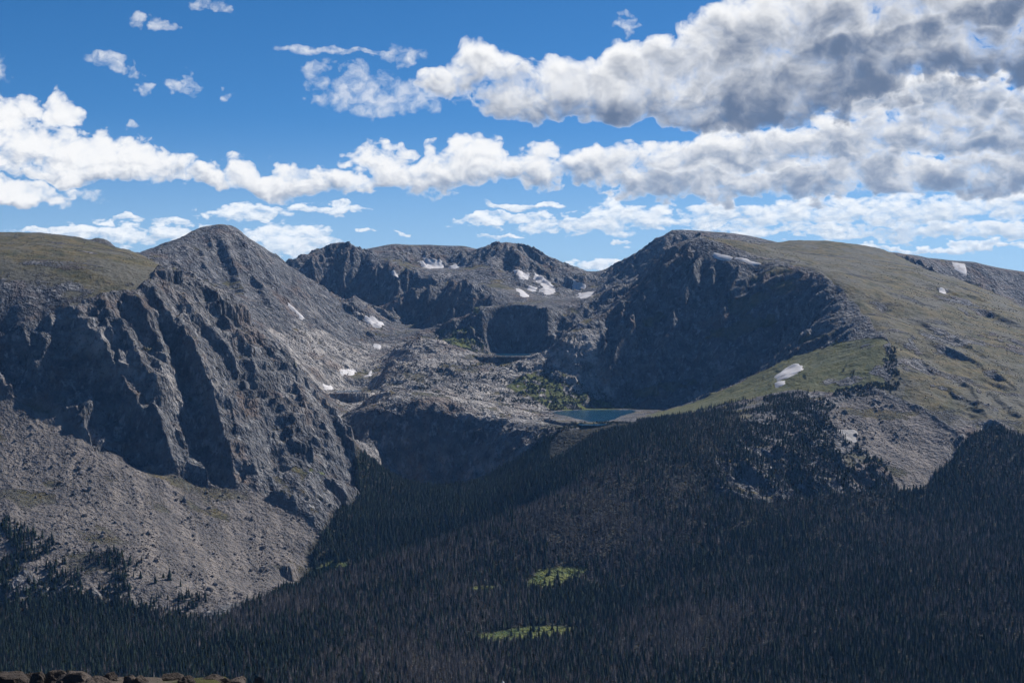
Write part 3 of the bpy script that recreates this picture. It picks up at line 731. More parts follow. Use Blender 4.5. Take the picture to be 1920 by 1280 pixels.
def terrain_material():
    m, b, s = new_mat('mountain_ground')
    p = position(b)
    n_big = b.noise(p, 0.006, 5, 0.55)
    n_mid = b.noise(p, 0.03, 6, 0.6)
    n_fin = b.noise(p, 0.16, 5, 0.65)
    pv = b.v('MULTIPLY', p, (1.0, 1.0, 0.45))
    crack = b.voro(pv, 0.085, 'F1', 2.0, 0.65)
    tone = b.voro(p, 0.30, 'F1', 0.0, out='Color')
    tsep = b.t.nodes.new('ShaderNodeSeparateXYZ'); b.link(tone, tsep.inputs[0])
    # rock: dark lichened gneiss, paler granite slabs in the gorge, dome wall darkened for shade
    dark = b.mix(b.rng(n_mid, 0.3, 0.7), (0.050, 0.051, 0.057), (0.150, 0.149, 0.152))
    pale = b.mix(b.rng(n_mid, 0.3, 0.7), (0.085, 0.082, 0.080), (0.42, 0.388, 0.358))
    rock = b.mix(b.rng(b.add(b.mul(b.attr('granite'), 0.72), b.mul(b.sub(n_big, 0.5), 2.2)), 0.0, 0.75), dark, pale)
    slab = b.noise(b.v('MULTIPLY', p, (1.0, 1.0, 0.35)), 0.075, 4, 0.6)
    rock = b.mix(b.rng(slab, 0.54, 0.66, 0.0, 0.8), rock, (0.285, 0.280, 0.278))
    rock = b.mix(b.mul(b.rng(b.noise(p, 0.011, 4, 0.6), 0.50, 0.66), 0.6), rock, (0.140, 0.098, 0.076))     # rusty stain
    rock = b.mix(b.rng(n_fin, 0.46, 0.36, 0.0, 0.75), rock, (0.045, 0.045, 0.05))
    # scree and boulder fields
    scree = b.mix(b.noise(p, 0.02, 6, 0.6), (0.080, 0.073, 0.070), (0.170, 0.151, 0.139))
    scree = b.mix(b.rng(tsep.outputs[0], 0.2, 1.0, 0.0, 0.6), scree, (0.09, 0.086, 0.086))
    scree = b.mix(b.mul(b.attr('fall'), 0.8), scree, (0.220, 0.192, 0.170))
    col = b.mix(b.attr('talus'), rock, scree)
    # tundra, lush grass, forest litter, meadow
    tund = b.mix(b.rng(n_mid, 0.35, 0.65), (0.048, 0.049, 0.020), (0.128, 0.100, 0.045))
    tund = b.mix(b.rng(b.noise(p, 0.009, 5, 0.6), 0.45, 0.6), tund, (0.100, 0.094, 0.072))
    lush = b.mix(n_mid, (0.048, 0.072, 0.018), (0.125, 0.130, 0.035))
    tund = b.mix(b.rng(n_fin, 0.52, 0.68, 0.0, 0.55), tund, (0.165, 0.15, 0.115))
    tund = b.mix(b.rng(n_fin, 0.46, 0.34, 0.0, 0.6), tund, (0.035, 0.036, 0.016))
    gcol = b.mix(b.attr('lush'), tund, lush)
    gedge = b.rng(b.add(b.attr('grass'), b.mul(b.sub(n_fin, 0.5), 0.9)), 0.32, 0.58)
    col = b.mix(gedge, col, gcol)
    litter = b.mix(n_mid, (0.014, 0.014, 0.008), (0.035, 0.032, 0.020))
    col = b.mix(b.attr('forest'), col, litter)
    mead = b.mix(b.rng(n_mid, 0.35, 0.65), (0.042, 0.066, 0.014), (0.120, 0.132, 0.032))
    col = b.mix(b.attr('meadow'), col, mead)
    b.link(col, s.inputs['Base Color'])
    rough_ground = b.mul(b.sub(1.0, b.mul(gedge, 0.8)), b.sub(1.0, b.mul(b.attr('talus'), 0.55)))
    h = b.add(b.mul(n_mid, 9.0), b.add(b.mul(n_fin, 2.4), b.mul(crack, 5.0)))
    nrm = bump(b, b.mul(h, rough_ground), 0.75, 1.6)
    b.link(nrm, s.inputs['Normal'])
    return m
MAT_LAND = terrain_material()

def make_mesh(name, co, faces, mats, smooth_shade=True):
    """co (n,3), faces (m,k) arrays"""
    me = bpy.data.meshes.new(name)
    co = np.asarray(co, np.float32); faces = np.asarray(faces, np.int32); k = faces.shape[1]
    me.vertices.add(len(co)); me.vertices.foreach_set('co', co.ravel())
    me.loops.add(len(faces) * k); me.loops.foreach_set('vertex_index', faces.ravel())
    me.polygons.add(len(faces)); me.polygons.foreach_set('loop_start', np.arange(len(faces), dtype=np.int32) * k)
    me.update(calc_edges=True)
    me.polygons.foreach_set('use_smooth', np.full(len(faces), smooth_shade, bool))
    for m in mats: me.materials.append(m)
    return me
def link(name, data, parent=None, **props):
    o = bpy.data.objects.new(name, data); scene.collection.objects.link(o)
    if parent is not None: o.parent = parent
    for k, v in props.items(): o[k] = v
    return o

# ------------------------------------------------------------------ the land, one object for each mountain
CO = np.stack([GX, GY, Z], -1).reshape(-1, 3).astype(np.float32)
gx, gy = grad(Z)
NO = np.stack([-gx, -gy, np.ones_like(gx)], -1); NO /= np.linalg.norm(NO, axis=-1, keepdims=True); NO = NO.reshape(-1, 3).astype(np.float32)
part_id = np.zeros((NR, NS), np.int8)
for k, poly in enumerate([
    B((-700, 2460), (0, 2590), (310, 2460), (400, 2420), (480, 2480), (560, 2640), (600, 2780), (650, 2940), (690, 3080), (620, 3280), (520, 3500), (380, 3700), (250, 4150), (-700, 4500)),
    B((-700, 4500), (250, 4150), (380, 3700), (520, 3500), (620, 3280), (650, 3550), (655, 3950), (690, 4250), (700, 4700), (640, 4900), (545, 5150), (200, 5200), (-700, 5200)),
    B((-700, 5200), (200, 5200), (545, 5150), (640, 4900), (700, 4700), (800, 4850), (880, 4700), (960, 4560), (1050, 4560), (1120, 4900), (1125, 5300), (1120, 7400), (-700, 7400)),
    B((1050, 4560), (1060, 4080), (1150, 3930), (1197, 3862), (1215, 3480), (1330, 3380), (1490, 3330), (1560, 3120), (1690, 2840), (1790, 2840), (1860, 3040), (2600, 2950), (2600, 7400), (1120, 7400), (1125, 5300), (1120, 4900)),
    B((655, 3550), (655, 3950), (690, 4250), (700, 4700), (800, 4850), (880, 4700), (960, 4560), (1050, 4560), (1060, 4080), (1150, 3930), (1197, 3862), (1215, 3480), (1060, 3250), (760, 3230), (640, 3300))], 1):
    part_id[in_poly(GX, GY, poly)] = k
NAMES = ['forest_valley', 'plateau_mountain', 'pointed_mountain', 'cirque_ridge', 'summit_mountain', 'granite_gorge']
idx = np.arange(NR * NS).reshape(NR, NS)
quads = np.stack([idx[:-1, :-1], idx[:-1, 1:], idx[1:, 1:], idx[1:, :-1]], -1).reshape(-1, 4)
qid = part_id[:-1, :-1].ravel()
for k, nm in enumerate(NAMES):
    q = quads[qid == k]
    used = np.unique(q); remap = np.zeros(NR * NS, np.int32); remap[used] = np.arange(len(used))
    me = make_mesh(nm, CO[used], remap[q], [MAT_LAND])
    me.normals_split_custom_set_from_vertices(NO[used])
    for f, v in FIELDS.items():
        a = me.attributes.new(f, 'FLOAT', 'POINT'); a.data.foreach_set('value', v.ravel()[used])
    link(nm, me, kind='structure')
# ------------------------------------------------------------------ the near hillside under the camera, and the far ground sheet
def sinh_axis(lo, hi, n, k):
    a = np.sinh(np.linspace(-math.asinh(-lo / k), math.asinh(hi / k), n)) * k
    return a
def near_height(x, y):
    z = np.interp(y, [-4000, -500, 0, 14, 17, 30, 100, 500, 900, 1100, 1600], [-40, -12, -1.7, -3.34, -3.9, -10.5, -46, -250, -425, -455, -462])
    z = z + np.clip(y, 0, 400) / 400 * fbm(x, y, 140, 4, 71) * 14 + fbm(x, y, 2.2, 5, 73) * 0.10 * sstep(60, 20, np.abs(y)) + fbm(x, y, 9.0, 4, 75) * 0.5 * sstep(16, 60, np.hypot(x, y))
    lip = sstep(-5.9, -4.6, x) * sstep(-1.75, -2.5, x) + sstep(-5.0, -7.0, x)
    z = z + (0.39 + 0.12 * fbm(x, y, 0.9, 4, 77)) * lip * sstep(10.6, 12.6, y) * sstep(15.4, 14.4, y)
    return z
nx = sinh_axis(-2600, 2600, 240, 2.0); ny = sinh_axis(-3000, 1560, 300, 4.0)
ny = np.unique(np.concatenate([ny, np.linspace(9.5, 17, 60)]))
NX, NY = np.meshgrid(nx, ny); NZ = near_height(NX, NY)
ii = np.arange(NX.size).reshape(NX.shape)
nq = np.stack([ii[:-1, :-1], ii[:-1, 1:], ii[1:, 1:], ii[1:, :-1]], -1).reshape(-1, 4)
def ledge_material():
    m, b, s = new_mat('ledge_ground')
    p = position(b)
    c = b.mix(b.noise(p, 3.0, 6, 0.6), (0.045, 0.035, 0.026), (0.13, 0.105, 0.085))
    c = b.mix(b.rng(b.noise(p, 1.3, 5, 0.6), 0.47, 0.56), c, b.mix(b.noise(p, 14.0, 3), (0.03, 0.035, 0.008), (0.075, 0.07, 0.018)))
    b.link(c, s.inputs['Base Color'])
    b.link(bump(b, b.noise(p, 18.0, 6, 0.65), 0.8, 0.05), s.inputs['Normal'])
    return m
link('near_hillside', make_mesh('near_hillside', np.stack([NX, NY, NZ], -1).reshape(-1, 3), nq, [ledge_material()]), kind='structure')

ox = np.linspace(-12000, 12000, 121); OX, OY = np.meshgrid(ox, ox)
OZ = -330 + fbm(OX, OY, 3000, 5, 81) * 330
inner = (np.abs(OX) < 0.42 * np.maximum(OY, 0) + 300) & (OY > 1200) & (OY < 7600)
OZ = np.where(inner, np.minimum(OZ, -560), OZ)
OZ = np.where((np.hypot(OX, OY) < 3800) & (OY < 1700), -560, OZ)
oi = np.arange(OX.size).reshape(OX.shape)
oq = np.stack([oi[:-1, :-1], oi[:-1, 1:], oi[1:, 1:], oi[1:, :-1]], -1).reshape(-1, 4)
def ground_material():
    m, b, s = new_mat('far_ground')
    p = position(b)
    b.link(b.mix(b.noise(p, 0.004, 6, 0.6), (0.03, 0.035, 0.02), (0.12, 0.11, 0.07)), s.inputs['Base Color'])
    return m
link('ground', make_mesh('ground', np.stack([OX, OY, OZ], -1).reshape(-1, 3), oq, [ground_material()]), kind='structure')

# ------------------------------------------------------------------ lakes
def water_material():
    m, b, s = new_mat('lake_water')
    p = position(b)
    s.inputs['Base Color'].default_value = (0.008, 0.058, 0.112, 1)
    s.inputs['Roughness'].default_value = 0.12
    s.inputs['Specular IOR Level'].default_value = 0.5
    s.inputs['IOR'].default_value = 1.33
    b.link(bump(b, b.noise(b.v('MULTIPLY', p, (1.0, 0.5, 1.0)), 0.35, 4, 0.6), 0.9, 1.0), s.inputs['Normal'])
    return m
MAT_WATER = water_material()
for nm, (lev, px) in LAKES.items():
    poly = np.array(lake_outline(lev, px)); c = poly.mean(0)
    out = c + (poly - c) * 1.35 + np.sign(poly - c) * 8
    co = [(c[0], c[1], lev - 0.3)] + [(x, y, lev - 0.3) for x, y in out]
    k = len(out)
    link(nm, make_mesh(nm, co, [(0, 1 + i, 1 + (i + 1) % k) for i in range(k)][::1], [MAT_WATER]), kind='structure')

# ------------------------------------------------------------------ snow patches
def snow_material():
    m, b, s = new_mat('old_snow')
    p = position(b)
    c = b.mix(b.rng(b.noise(p, 0.06, 5, 0.6), 0.4, 0.7), (0.60, 0.585, 0.585), (0.46, 0.43, 0.42))
    b.link(c, s.inputs['Base Color'])
    b.link(bump(b, b.noise(p, 0.25, 3), 0.3, 0.6), s.inputs['Normal'])
    return m
MAT_SNOW = snow_material()
MAT_DIRTY = MAT_SNOW.copy(); MAT_DIRTY.name = 'dirty_snow'
_mx = [nd for nd in MAT_DIRTY.node_tree.nodes if nd.type == 'MIX'][0]; _mx.inputs[6].default_value = (0.32, 0.31, 0.30, 1); _mx.inputs[7].default_value = (0.20, 0.185, 0.175, 1)
SNOW = [
 ([(783, 490), (796, 494), (809, 502), (806, 504), (792, 500)], 'thin slanting snow strip at the upper left edge of the cirque snowfield'),
 ([(797, 480), (805, 489), (827, 490), (829, 502), (808, 503), (800, 495)], 'grey snowfield in the shaded hollow under the flat cirque ridge'),
 ([(842, 500), (852, 496), (861, 501), (853, 504)], 'small faint snow patch just right of the cirque snowfield'),
 ([(733, 511), (744, 518), (745, 521), (736, 517)], 'small slanting snow sliver on the gully beside the rounded cirque peak'),
 ([(684, 599), (699, 599), (717, 607), (714, 614), (699, 609)], 'bright wedge of snow at the foot of the dark rounded peak'),
 ([(700, 643), (713, 649), (712, 656), (702, 653)], 'small bright snow patch on the moraine above the tarn slope'),
 ([(637, 694), (665, 694), (661, 703), (641, 704)], 'pale snow patch on slabs above the small tarn'),
 ([(684, 706), (698, 693), (695, 706)], 'triangular pale snow patch on slabs right of its wider neighbour above the tarn'),
 ([(540, 571), (548, 574), (570, 597), (565, 599)], 'long thin snow streak down the right flank of the pointed peak'),
 ([(520, 657), (539, 669), (539, 676), (527, 670)], 'small snow patch on pale slabs behind the edge of the plateau cliff'),
 ([(607, 724), (624, 724), (622, 730), (611, 729)], 'little snow scrap on slabs just left of the small tarn'),
 ([(961, 507), (969, 507), (992, 515), (987, 523), (975, 522)], 'upper left snow patch below the dark right shoulder of the cirque'),
 ([(968, 541), (982, 547), (991, 556), (979, 556)], 'lower left snow patch of the cluster below the cirque shoulder'),
 ([(992, 536), (1006, 540), (1000, 547), (992, 545)], 'small square snow patch in the middle of the cluster below the cirque shoulder'),
 ([(1001, 514), (1019, 523), (1038, 540), (1036, 548), (1024, 553), (1011, 541), (1020, 540)], 'largest hooked snowfield below the dark right shoulder of the cirque'),
 ([(1075, 532), (1086, 533), (1098, 538), (1095, 542), (1076, 542)], 'flat snow patch just below the low saddle of the ridge'),
 ([(1087, 554), (1106, 551), (1106, 555), (1091, 558)], 'thin snow line under the flat patch below the saddle'),
 ([(1338, 474), (1363, 481), (1374, 484), (1368, 488), (1345, 485)], 'snow cornice just below the dark foremost summit on the right'),
 ([(1376, 483), (1397, 488), (1428, 494), (1410, 496), (1390, 491)], 'long narrow snow cornice along the rim of the right plateau'),
 ([(1456, 705), (1481, 687), (1497, 685), (1503, 694), (1481, 706), (1461, 713)], 'large bright oval snowfield in the grassy bowl below the right plateau'),
 ([(1454, 717), (1468, 715), (1471, 720), (1457, 726)], 'small snow scrap just below the large oval snowfield in the grassy bowl'),
 ([(1787, 493), (1809, 496), (1811, 515), (1804, 512), (1790, 504)], 'forked snow patch near the skyline of the right plateau'),
 ([(1762, 541), (1771, 543), (1774, 551), (1767, 550)], 'tiny snow streak among ledges on the right plateau'),
 ([(1573, 806), (1606, 810), (1602, 829), (1588, 824)], 'grey dirty snow patch lying in the boulder slope above the forest'),
]
def snow_patch(px, label):
    rim = px[0][0] in (1338, 1376)
    w = [ray(x, y, Z0 if rim else Z, 3450 if px[0][0] in (540, 520, 607, 637) else 1700)[:2] for x, y in px]
    d0 = np.median([q[1] for q in w]); w = [(x, y) if abs(y - d0) < (90 if rim else 320) else (x / y * d0, d0) for x, y in w]
    w = np.array(w); c = w.mean(0)
    w = c + (w - c) * 1.12
    lo, hi = w.min(0) - 14, w.max(0) + 14
    st = max(2.5, (hi - lo).max() / 70)
    xs = np.arange(lo[0], hi[0], st); ys = np.arange(lo[1], hi[1], st)
    X, Y = np.meshgrid(xs, ys)
    ins = in_poly(X + fbm(X, Y, 30, 3, 91) * 6, Y + fbm(X, Y, 30, 3, 95) * 9, [tuple(q) for q in w]).astype(np.float32)
    f = ins.copy()
    for _ in range(3):
        f[1:-1] = (f[:-2] + f[1:-1] * 2 + f[2:]) / 4; f[:, 1:-1] = (f[:, :-2] + f[:, 1:-1] * 2 + f[:, 2:]) / 4
    zz = zt(X.ravel(), Y.ravel()).reshape(X.shape)
    zs = zz.copy()
    for _ in range(3):
        zs[1:-1] = (zs[:-2] + zs[1:-1] * 2 + zs[2:]) / 4; zs[:, 1:-1] = (zs[:, :-2] + zs[:, 1:-1] * 2 + zs[:, 2:]) / 4
    zz = np.maximum(zz, zs) + (f - 0.42) * 3.0
    gi = np.arange(X.size).reshape(X.shape)
    q = np.stack([gi[:-1, :-1], gi[:-1, 1:], gi[1:, 1:], gi[1:, :-1]], -1)
    keepq = (f[:-1, :-1] + f[1:, 1:] + f[:-1, 1:] + f[1:, :-1]) > 0.25
    q = q[keepq]
    if not len(q): return
    used = np.unique(q); rm = np.zeros(X.size, int); rm[used] = np.arange(len(used))
    co = np.stack([X, Y, zz], -1).reshape(-1, 3)[used]
    o0 = co.mean(0)
    o = link('snow_patch', make_mesh('snow_patch', co - o0, rm[q], [MAT_DIRTY if px[0][0] == 1573 else MAT_SNOW]), label=label, category='snow patch', group='old snow patches on the mountains')
    o.location = o0
for px, label in SNOW:
    snow_patch(px, label)

# ------------------------------------------------------------------ stones
def stone_mesh(name, seed, mat, sub=2, flat=0.65, rough=0.30):
    import bmesh
    bm = bmesh.new(); bmesh.ops.create_icosphere(bm, subdivisions=sub, radius=0.5)
    r = np.random.default_rng(seed)
    planes = r.normal(size=(9, 3)); planes /= np.linalg.norm(planes, axis=1, keepdims=True); off = r.uniform(0.24, 0.46, 9)
    for v in bm.verts:
        p = np.array(v.co)
        for nrm, d in zip(planes, off):                 # split faces
            k = p @ nrm - d
            if k > 0: p = p - nrm * k * 0.92
        p = p * (1 + rough * 0.25 * (r.random() - 0.5)) * np.array((1.1, 0.95, flat * 1.2))
        v.co = p
    me = bpy.data.meshes.new(name); bm.to_mesh(me); bm.free()
    me.materials.append(mat)
    return me
def stone_material(name, c0, c1, scale):
    m, b, s = new_mat(name)
    tcn = b.t.nodes.new('ShaderNodeTexCoord').outputs['Object']
    rnd = b.t.nodes.new('ShaderNodeObjectInfo').outputs['Random']
    c = b.mix(b.noise(b.v('ADD', tcn, b.xyz(b.mul(rnd, 40.0), 0.0, 0.0)), scale, 6, 0.62), c0, c1)
    hv = b.t.nodes.new('ShaderNodeHueSaturation'); b.link(c, hv.inputs['Color']); b.link(b.add(0.6, b.mul(rnd, 0.85)), hv.inputs['Value'])
    b.link(hv.outputs[0], s.inputs['Base Color'])
    b.link(bump(b, b.noise(tcn, scale * 3, 5, 0.65), 0.7, 0.06), s.inputs['Normal'])
    return m
MAT_BOULDER = stone_material('boulder_stone', (0.080, 0.073, 0.070), (0.205, 0.184, 0.170), 2.5)
BOULDERS = [stone_mesh('boulder', 300 + k, MAT_BOULDER, 1, 0.75) for k in range(6)]

def scatter(n, s0, s1, y0, y1):
    """uniform random plan positions inside the fan"""
    y = np.sqrt(RNG.uniform(y0 ** 2, y1 ** 2, n)); s = RNG.uniform(s0, s1, n)
    return s * y, y

def instancer(name, pos, scale, rot, variant, meshes, **props):
    """one mass of scattered copies (stuff)"""
    coll = bpy.data.collections.new(name + '_kinds')
    for k, me in enumerate(meshes):
        coll.objects.link(bpy.data.objects.new('%s_kind_%02d' % (name, k), me))
    me = bpy.data.meshes.new(name); me.vertices.add(len(pos)); me.vertices.foreach_set('co', np.asarray(pos, np.float32).ravel())
    for nm, tp, key, arr in (('size', 'FLOAT_VECTOR', 'vector', scale), ('turn', 'FLOAT_VECTOR', 'vector', rot), ('pick', 'INT', 'value', variant)):
        a = me.attributes.new(nm, tp, 'POINT'); a.data.foreach_set(key, np.asarray(arr, np.int32 if tp == 'INT' else np.float32).ravel())
    o = link(name, me, **props)
    g = bpy.data.node_groups.new(name, 'GeometryNodeTree')
    g.interface.new_socket('Geometry', in_out='INPUT', socket_type='NodeSocketGeometry'); g.interface.new_socket('Geometry', in_out='OUTPUT', socket_type='NodeSocketGeometry')
    gi = g.nodes.new('NodeGroupInput'); go = g.nodes.new('NodeGroupOutput')
    iop = g.nodes.new('GeometryNodeInstanceOnPoints'); ci = g.nodes.new('GeometryNodeCollectionInfo')
    ci.inputs['Collection'].default_value = coll; ci.inputs['Separate Children'].default_value = True; ci.inputs['Reset Children'].default_value = True
    iop.inputs['Pick Instance'].default_value = True
    g.links.new(gi.outputs[0], iop.inputs['Points']); g.links.new(ci.outputs[0], iop.inputs['Instance'])
    for nm, tp, sock in (('size', 'FLOAT_VECTOR', 'Scale'), ('turn', 'FLOAT_VECTOR', 'Rotation'), ('pick', 'INT', 'Instance Index')):
        na = g.nodes.new('GeometryNodeInputNamedAttribute'); na.data_type = tp; na.inputs['Name'].default_value = nm
        g.links.new(next(x for x in na.outputs if x.name == 'Attribute' and x.enabled), iop.inputs[sock])
    g.links.new(iop.outputs[0], go.inputs[0])
    md = o.modifiers.new('scatter', 'NODES'); md.node_group = g
    return o

def scatter_boulders(name, n, poly_mask, s0, s1, y0, y1, label):
    x, y = scatter(n, s0, s1, y0, y1)
    ok = RNG.random(n) < at(poly_mask, x, y) * (0.35 + 0.65 * (fbm(x, y, 60, 4, 101) > -0.1))
    x, y = x[ok], y[ok]; m = len(x)
    size = np.minimum(0.58 * (1 - RNG.random(m)) ** -0.45, 7.5) * RNG.uniform(0.8, 1.2, m) * (0.45 + 1.0 * sstep(-0.3, 0.4, fbm(x + y * 0.3, y * 0.3, 60, 3, 103)))
    z = zt(x, y) + size * 0.12
    rot = np.stack([RNG.uniform(-0.5, 0.5, m), RNG.uniform(-0.5, 0.5, m), RNG.uniform(0, 6.28, m)], -1)
    pick = RNG.integers(0, 6, m)
    order = np.argsort(-size / y); big = order[:40]; rest = order[40:]
    for i in big:
        o = link('boulder', BOULDERS[pick[i]], label=label, category='boulder', group='largest boulders on the ' + name.replace('_', ' '))
        o.location = (x[i], y[i], z[i]); o.scale = (size[i],) * 3; o.rotation_euler = tuple(rot[i])
    instancer(name, np.stack([x, y, z], -1)[rest], np.repeat(size[rest, None], 3, 1), rot[rest], pick[rest], BOULDERS, kind='stuff',
              label='grey loose boulders covering the ' + name.replace('_', ' '), category='boulders')
tl = region(P_TALUS_L, 2, 0.6); tr = region(P_TALUS_R, 2, 0.6)
scatter_boulders('talus_slope', 60000, tl, -0.40, -0.10, 2380, 2900, 'one of the largest grey boulders on the talus below the plateau cliff')
scatter_boulders('boulder_slope', 26000, tr, 0.17, 0.29, 2800, 3260, 'one of the largest pale boulders on the boulder slope of the right knoll')

def loose_stones(name, n, mask, s0, s1, y0, y1, lo, hi, label):
    x, y = scatter(n, s0, s1, y0, y1)
    ok = (RNG.random(n) < at(mask, x, y)) & (fbm(x, y, 80, 4, 105) > -0.05)
    x, y = x[ok], y[ok]; m = len(x); size = lo + (hi - lo) * RNG.random(m) ** 3
    instancer(name, np.stack([x, y, zt(x, y) + size * 0.15], -1), np.repeat(size[:, None], 3, 1), np.stack([RNG.uniform(-0.4, 0.4, m), RNG.uniform(-0.4, 0.4, m), RNG.uniform(0, 6.28, m)], -1), RNG.integers(0, 6, m), BOULDERS,
              kind='stuff', label=label, category='stones')
loose_stones('plateau_stones', 16000, tundra_l, -0.40, -0.15, 2920, 4000, 0.6, 2.6, 'scattered grey stones in the grass of the left plateau')
loose_stones('flank_stones', 34000, np.clip(tundra_r * 0.5 + rib_zone * 0.8, 0, 1), 0.10, 0.38, 3050, 4600, 0.7, 3.4, 'pale stones scattered over the flank of the right plateau')
loose_stones('knoll_blocks', 9000, region(P_SPARSE[0], 2, 0.6) * (fbm(GX, GY, 60, 3, 107) > 0.0), 0.10, 0.25, 2720, 3260, 1.0, 6.0, 'pale blocks between the trees of the rocky knoll')
loose_stones('gorge_blocks', 30000, np.clip(granite, 0, 1) * (msl < 0.8), -0.16, 0.08, 3250, 4700, 0.8, 5.0, 'fallen granite blocks strewn over the slabs of the gorge')

# ------------------------------------------------------------------ spruces
def bark_mat(name, c0, c1, lo=0.55, span=0.9):
    m, b, s = new_mat(name)
    tcn = b.t.nodes.new('ShaderNodeTexCoord').outputs['Object']; rnd = b.t.nodes.new('ShaderNodeObjectInfo').outputs['Random']
    c = b.mix(b.noise(tcn, 9.0, 3), c0, c1)
    hv = b.t.nodes.new('ShaderNodeHueSaturation'); b.link(c, hv.inputs['Color']); b.link(b.add(lo, b.mul(b.mul(rnd, rnd), span)), hv.inputs['Value'])
    b.link(hv.outputs[0], s.inputs['Base Color'])
    return m
M_BARK = bark_mat('spruce_bark', (0.035, 0.028, 0.022), (0.07, 0.055, 0.045))
M_GREEN = bark_mat('spruce_needles', (0.009, 0.019, 0.009), (0.024, 0.040, 0.016))
M_DEADB = bark_mat('dead_bark', (0.11, 0.093, 0.086), (0.19, 0.163, 0.155), 0.55, 1.3)
M_DEADT = bark_mat('dead_twigs', (0.058, 0.050, 0.046), (0.125, 0.108, 0.098), 0.5, 1.6)
def spruce_trunk(r, dead):
    n = 5; co = []; f = []
    for zz, rad in ((-0.06, 0.016), (0.5, 0.010), (0.97 if dead else 0.9, 0.002)):
        for k in range(n):
            a = k / n * 2 * math.pi; co.append((math.cos(a) * rad, math.sin(a) * rad, zz))
    for l in range(2):
        for k in range(n):
            f.append((l * n + k, l * n + (k + 1) % n, (l + 1) * n + (k + 1) % n, (l + 1) * n + k))
    return co, f
def spruce_crown(r, dead):
    co = []; f = []
    lev = 13 if dead else 15
    for l in range(lev):
        t = l / (lev - 1); zc = (0.16 if dead else 0.07) + (0.82 if dead else 0.90) * t
        R0 = (0.115 if dead else 0.185) * (1 - t) ** 0.8 * (0.75 + 0.5 * r.random()) + 0.008
        nb = 6 if dead else 8
        a0 = r.random() * 6.28
        for k in range(nb):
            if dead and r.random() < 0.22: continue
            a = a0 + k / nb * 6.28 + r.normal() * 0.15; rr = R0 * (0.65 + 0.6 * r.random())
            wdt = rr * (0.26 if dead else 0.50); dr = -rr * (0.35 + 0.3 * r.random())
            ca, sa = math.cos(a), math.sin(a)
            i = len(co)
            up = 0.055 if not dead else 0.03
            co += [(0, 0, zc + up), (ca * rr * 0.6 - sa * wdt, sa * rr * 0.6 + ca * wdt, zc + dr * 0.5 - up * 0.3), (ca * rr, sa * rr, zc + dr), (ca * rr * 0.6 + sa * wdt, sa * rr * 0.6 - ca * wdt, zc + dr * 0.5 - up * 0.3)]
            f.append((i, i + 1, i + 2, i + 3))
    if not dead:
        i = len(co); co.append((0, 0, 1.0)); n = 5
        for k in range(n):
            a = k / n * 6.28; co.append((math.cos(a) * 0.012, math.sin(a) * 0.012, 0.88))
        for k in range(n): f.append((i, i + 1 + k, i + 1 + (k + 1) % n, i + 1 + (k + 1) % n))
        f = [q if len(set(q)) == 4 else q for q in f]
    return co, f
def mesh_tri_ok(name, co, f, mat):
    me = bpy.data.meshes.new(name); me.from_pydata(co, [], [tuple(dict.fromkeys(q)) for q in f]); me.materials.append(mat); me.update(); return me
LIVE, DEAD = [], []
for k in range(4):
    for dead, lst in ((False, LIVE), (True, DEAD)):
        r = np.random.default_rng(500 + k + 50 * dead)
        tco, tf = spruce_trunk(r, dead); cco, cf = spruce_crown(r, dead)
        tm = mesh_tri_ok('trunk', tco, tf, M_DEADB if dead else M_BARK); cm = mesh_tri_ok('crown', cco, cf, M_DEADT if dead else M_GREEN)
        both = bpy.data.meshes.new('spruce'); both.from_pydata(tco + cco, [], [tuple(q) for q in tf] + [tuple(dict.fromkeys(i + len(tco) for i in q)) for q in cf])
        both.materials.append(M_DEADB if dead else M_BARK); both.materials.append(M_DEADT if dead else M_GREEN)
        both.polygons.foreach_set('material_index', np.array([0] * len(tf) + [1] * len(cf), np.int32)); both.update()
        lst.append((tm, cm, both))

st = 4.1
ys = np.arange(1760, 3480, st); tx, ty = [], []
for y in ys:
    xs = np.arange(-0.375 * y, 0.375 * y, st); tx.append(xs); ty.append(np.full(len(xs), y))
tx = np.concatenate(tx); ty = np.concatenate(ty)
tx = tx + RNG.uniform(-0.5, 0.5, len(tx)) * st * 1.3; ty = ty + RNG.uniform(-0.5, 0.5, len(ty)) * st * 1.3
dens = 0.93 * (at(forest, tx, ty) > 0.5)
clump = fbm(tx, ty, 70, 4, 111); sparse = np.zeros(len(tx))
for p in P_SPARSE:
    sp_m = at(region(p, 2, 0.6), tx, ty)
    sparse = np.maximum(sparse, sp_m * (0.85 if p is P_SPARSE[0] else 0.65) * (clump > (-0.16 if p is P_SPARSE[0] else 0.04)) + sp_m * 0.05)
dens *= 1 - 0.7 * (fbm(tx, ty, 45, 3, 113) < -0.36)
dens = np.maximum(dens * (at(talus, tx, ty) < 0.5), sparse * (at(tr, tx, ty) < 0.4))
dens = dens * np.where(at(meadow, tx, ty) < 0.3, 1.0, 0.07) * (1 - in_poly(tx, ty, B((1030, 3100), (1040, 3420), (1190, 3420), (1200, 3240))))
dens *= (at(lake_mask, tx, ty) < 0.02) * (at(msl, tx, ty) < 1.25)
ok = RNG.random(len(tx)) < dens
tx, ty = tx[ok], ty[ok]; tz = zt(tx, ty)
deadf = np.clip(0.52 + 1.1 * fbm(tx, ty, 260, 4, 117), 0.06, 0.9)
bear = tx / ty * F + 960
deadf *= np.interp(bear, [0, 350, 520, 1300, 1500, 1900], [0.25, 0.6, 1.1, 1.1, 0.8, 0.7]) * np.interp(ty, [2700, 3000], [1.0, 0.45])
canyon = in_poly(tx, ty, B((480, 2450), (620, 2560), (750, 2615), (850, 2665), (950, 2715), (1020, 2765), (1100, 2835), (1180, 2915), (1250, 3010), (1250, 3400), (900, 3400), (560, 3000)))
